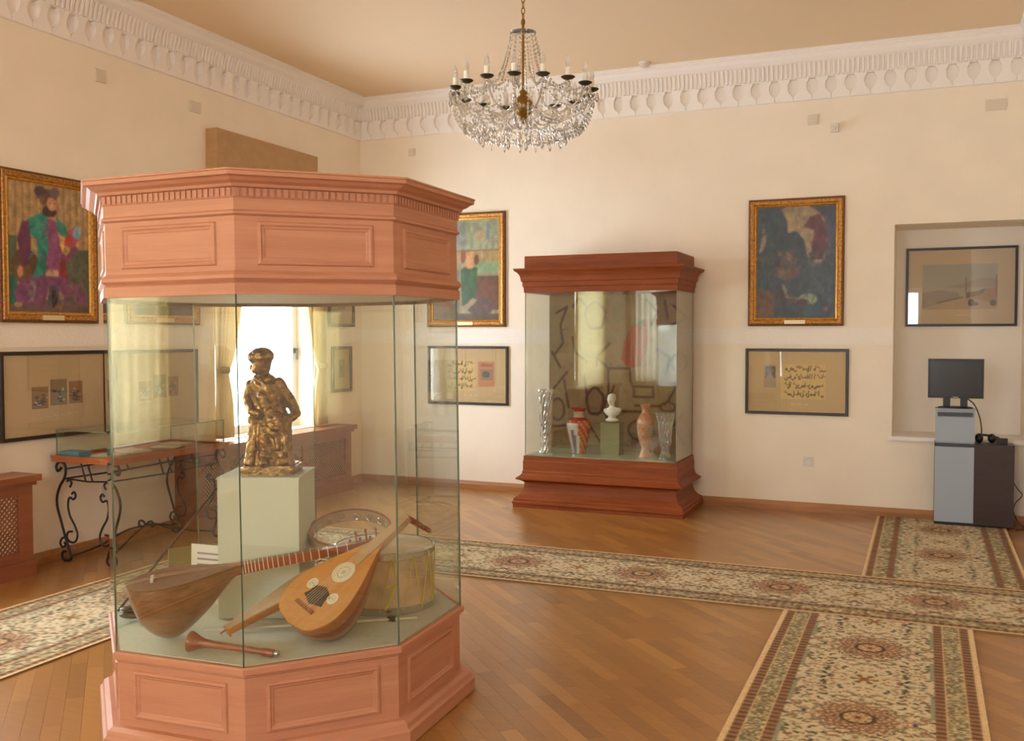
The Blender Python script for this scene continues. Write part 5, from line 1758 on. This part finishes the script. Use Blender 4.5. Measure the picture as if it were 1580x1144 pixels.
for k in range(NA):
    a = ang0 + 2 * PI * k / NA; ca, sa = math.cos(a), math.sin(a)
    am = link('arm', arm_me, ch); am.rotation_euler = (0, 0, a)
    for nm, me_ in (('candle_cup', cup_me), ('candle', can_me), ('bulb', blb_me)):
        o = link(nm, me_, am); o.location = (RA, 0, ZA)
    for off_, r_, z_ in ((0, RA + .03, ZA - .004), (.06, RA - .03, ZA - .004), (PI / NA, .26, 2.725), (0, .36, 2.80)):
        o = link('crystal_drop', drop_me, ch); o.location = (r_ * math.cos(a + off_), r_ * math.sin(a + off_), z_); o.rotation_euler = (0, 0, a)
    if k % 2 == 0:
        o = link('crystal_drop', drop_me, ch); o.location = (.15 * ca, .15 * sa, 2.72)
    a2 = a + 2 * PI / NA
    string((.075 * ca, .075 * sa, 3.34), (.15 * ca, .15 * sa, 3.08), .03, 13, .008)
    string((.15 * ca, .15 * sa, 3.08), (RA * ca, RA * sa, ZA), .06, 14, .009)
    string((RA * ca, RA * sa, ZA), (RA * math.cos(a2), RA * math.sin(a2), ZA), .07, 9, .009)
    # bowl
    for i in range(15):
        t = i / 14
        r_ = RA + .012 - (RA - .24) * t ** 2.0; z_ = ZA - .02 - .235 * math.sin(t * PI / 2)
        bead((r_ * ca, r_ * sa, z_), .0095)
        am_ = a + PI / NA
        if 2 < i: bead((r_ * math.cos(am_), r_ * math.sin(am_), z_ - .01), .009)
    for r_, z_, n_ in ((.25, 2.735, 3), (.39, 2.84, 4), (.33, 2.775, 4)):
        string((r_ * ca, r_ * sa, z_), (r_ * math.cos(a2), r_ * math.sin(a2), z_), .03, n_ + 2, .009)
    string((.24 * ca, .24 * sa, 2.735), (.05 * ca, .05 * sa, 2.80), .035, 8, .008)
obj('crystal_beads', beads, 'crystal', ch, kind='stuff')

# ================================================================== COMPUTER KIOSK IN THE RIGHT CORNER
KY = -0.235
ks = thing('kiosk_cabinet', 'low cabinet with grey door and dark wood side carrying the monitor', 'cabinet', (5.41, 0, .0095))
obj('body', MB().box(0, .565, KY + .018, -.03, .012, .645), 'kiosk_dark', ks)
obj('plinth', MB().box(.006, .56, KY + .03, -.04, .0, .012), 'black_plastic', ks)
dd = obj('door', MB().box(.002, .283, KY, KY + .016, .025, .618), 'kiosk_grey', ks)
obj('grip_slot', MB().box(.012, .283, KY + .006, KY + .017, .62, .642), 'kiosk_shadow', dd)
obj('side_door', MB().box(.286, .563, KY, KY + .016, .015, .643), 'kiosk_dark', ks)
up_ = thing('kiosk_upper_unit', 'small grey box unit under the monitor', 'cabinet', (5.41, 0, .655))
obj('body', MB().box(.004, .285, KY + .012, -.04, 0, .262), 'kiosk_grey', up_)
obj('front_panel', MB().box(.004, .285, KY, KY + .012, .012, .205), 'kiosk_grey', up_)
obj('drive_slot', MB().box(.018, .270, KY + .004, KY + .013, .213, .243), 'kiosk_shadow', up_)
obj('top_board', MB().box(0, .289, KY - .004, -.036, .262, .272), 'kiosk_grey', up_)
mo = thing('computer_monitor', 'black flat computer monitor on a twin-pillar stand', 'monitor', (5.555, -.14, .9275))
obj('stand_base', MB().lathe([(.0, 0), (.12, .0), (.12, .008), (.1, .014), (0, .016)], 28, cap=False), 'black_plastic', mo, True).scale = (1.05, .62, 1)
for s in (-1, 1):
    obj('stand_pillar', MB().box(s * .062 - .026, s * .062 + .026, -.02, .012, .012, .10), 'black_plastic', mo)
sh = obj('housing', MB().box(-.20, .20, -.045, -.012, .08, .39).box(-.13, .13, -.012, .02, .12, .34), 'black_plastic', mo)
obj('screen_panel', MB().box(-.183, .183, -.047, -.045, .10, .373), 'screen', sh)
obj('bezel_button', MB().box(-.02, .02, -.0465, -.045, .086, .091), 'plastic_grey', sh)
hd = thing('headphones', 'black headphones lying on top of the kiosk cabinet', 'headphones', (5.79, -.13, .6555))
for x in (-.06, .03):
    obj('ear_cup', MB().sphere((x, 0, .04), (.03, .035, .038), 14, 8), 'black_plastic', hd, True)
obj('headband', MB().tube(crom([(-.06, .02, .05), (-.03, .06, .06), (.05, .06, .05), (.10, .02, .03), (.12, -.02, .02)], 6), .009, 7), 'black_plastic', hd, True)
obj('handset', MB().box(.06, .14, -.03, .02, .0, .045), 'black_plastic', hd)
tag(obj('monitor_cable', MB().tube(crom([(5.63, -.10, 1.01), (5.69, -.17, .96), (5.73, -.17, .86), (5.745, -.16, .76), (5.74, -.13, .70), (5.735, -.12, .655)], 8), .0045, 6), 'black_plastic', None, True),
    'black cable hanging from the monitor to the headphones', 'cable')
tag(obj('power_cable', MB().tube(crom([(5.978, -.06, .36), (6.01, -.05, .30), (6.045, -.05, .25), (6.0, -.06, .19), (5.985, -.07, .12), (6.02, -.09, .04), (6.06, -.12, .006), (6.03, -.2, .006), (5.99, -.24, .006)], 8), .0035, 6), 'black_plastic', None, True),
    'thin dark cable curling down beside the dark kiosk side', 'cable')

# ================================================================== SMALL WALL FITTINGS
def box_cover(label, loc, rz, w, h, cat='junction box'):
    t = thing('junction_box', label, cat, loc, rz, 'junction box covers below the cornice')
    obj('cover', MB().box(-w / 2, w / 2, -.012, 0, -h / 2, h / 2), 'plastic_grey', t)
    obj('lid', MB().box(-w / 2 + .008, w / 2 - .008, -.015, -.012, -h / 2 + .008, h / 2 - .008), 'plastic_grey', t)


box_cover('small square junction box high above the turbaned man portrait', (0, -3.395, 3.313), R90, .09, .09)
box_cover('small junction box above the gap between portrait and pelmet', (0, -2.441, 3.303), R90, .12, .085)
box_cover('small junction box near the room corner under the cornice', (.603, 0, 3.326), 0, .07, .07)
box_cover('small square junction box above the night painting', (4.437, 0, 3.317), 0, .085, .085)
box_cover('wide junction box above the recess with the townscape', (5.815, 0, 3.314), 0, .15, .085)
sn = thing('motion_sensor', 'white motion sensor below the cornice above the night painting', 'sensor', (4.612, 0, 3.237))
obj('mount', MB().box(-.02, .02, -.03, 0, -.01, .03), 'plastic_white', sn)
obj('body', MB().box(-.03, .03, -.065, -.025, -.045, .025), 'plastic_white', sn)
obj('lens', MB().sphere((0, -.065, -.018), (.022, .008, .018), 12, 6), 'plastic_grey', sn, True)


def socket(label, loc, rz):
    t = thing('wall_socket', label, 'socket', loc, rz, 'wall sockets')
    obj('plate', MB().box(-.042, .042, -.01, 0, -.042, .042), 'plastic_white', t)
    M_ = Matrix.Rotation(PI / 2, 4, 'X')
    obj('insert', MB().lathe([(.0, .0105), (.028, .0105), (.031, .0135), (.034, .010)], 20, M=M_, cap=False), 'plastic_white', t, True)


socket('white wall socket below the calligraphy print on the right', (4.427, 0, .426), 0)
socket('white wall socket near the room corner behind the octagonal case', (.60, 0, .385), 0)
socket('white wall socket under the iron table', (0, -3.405, .404), R90)
sd = thing('smoke_detector', 'small smoke detector on the ceiling edge right of the chandelier', 'smoke detector', (3.045, -.25, 3.88))
obj('base', MB().lathe([(.05, -.012), (.052, 0.0)], 24), 'plastic_white', sd, True)
obj('head', MB().lathe([(0, -.045), (.025, -.043), (.04, -.03), (.042, -.012)], 24), 'plastic_grey', sd, True)
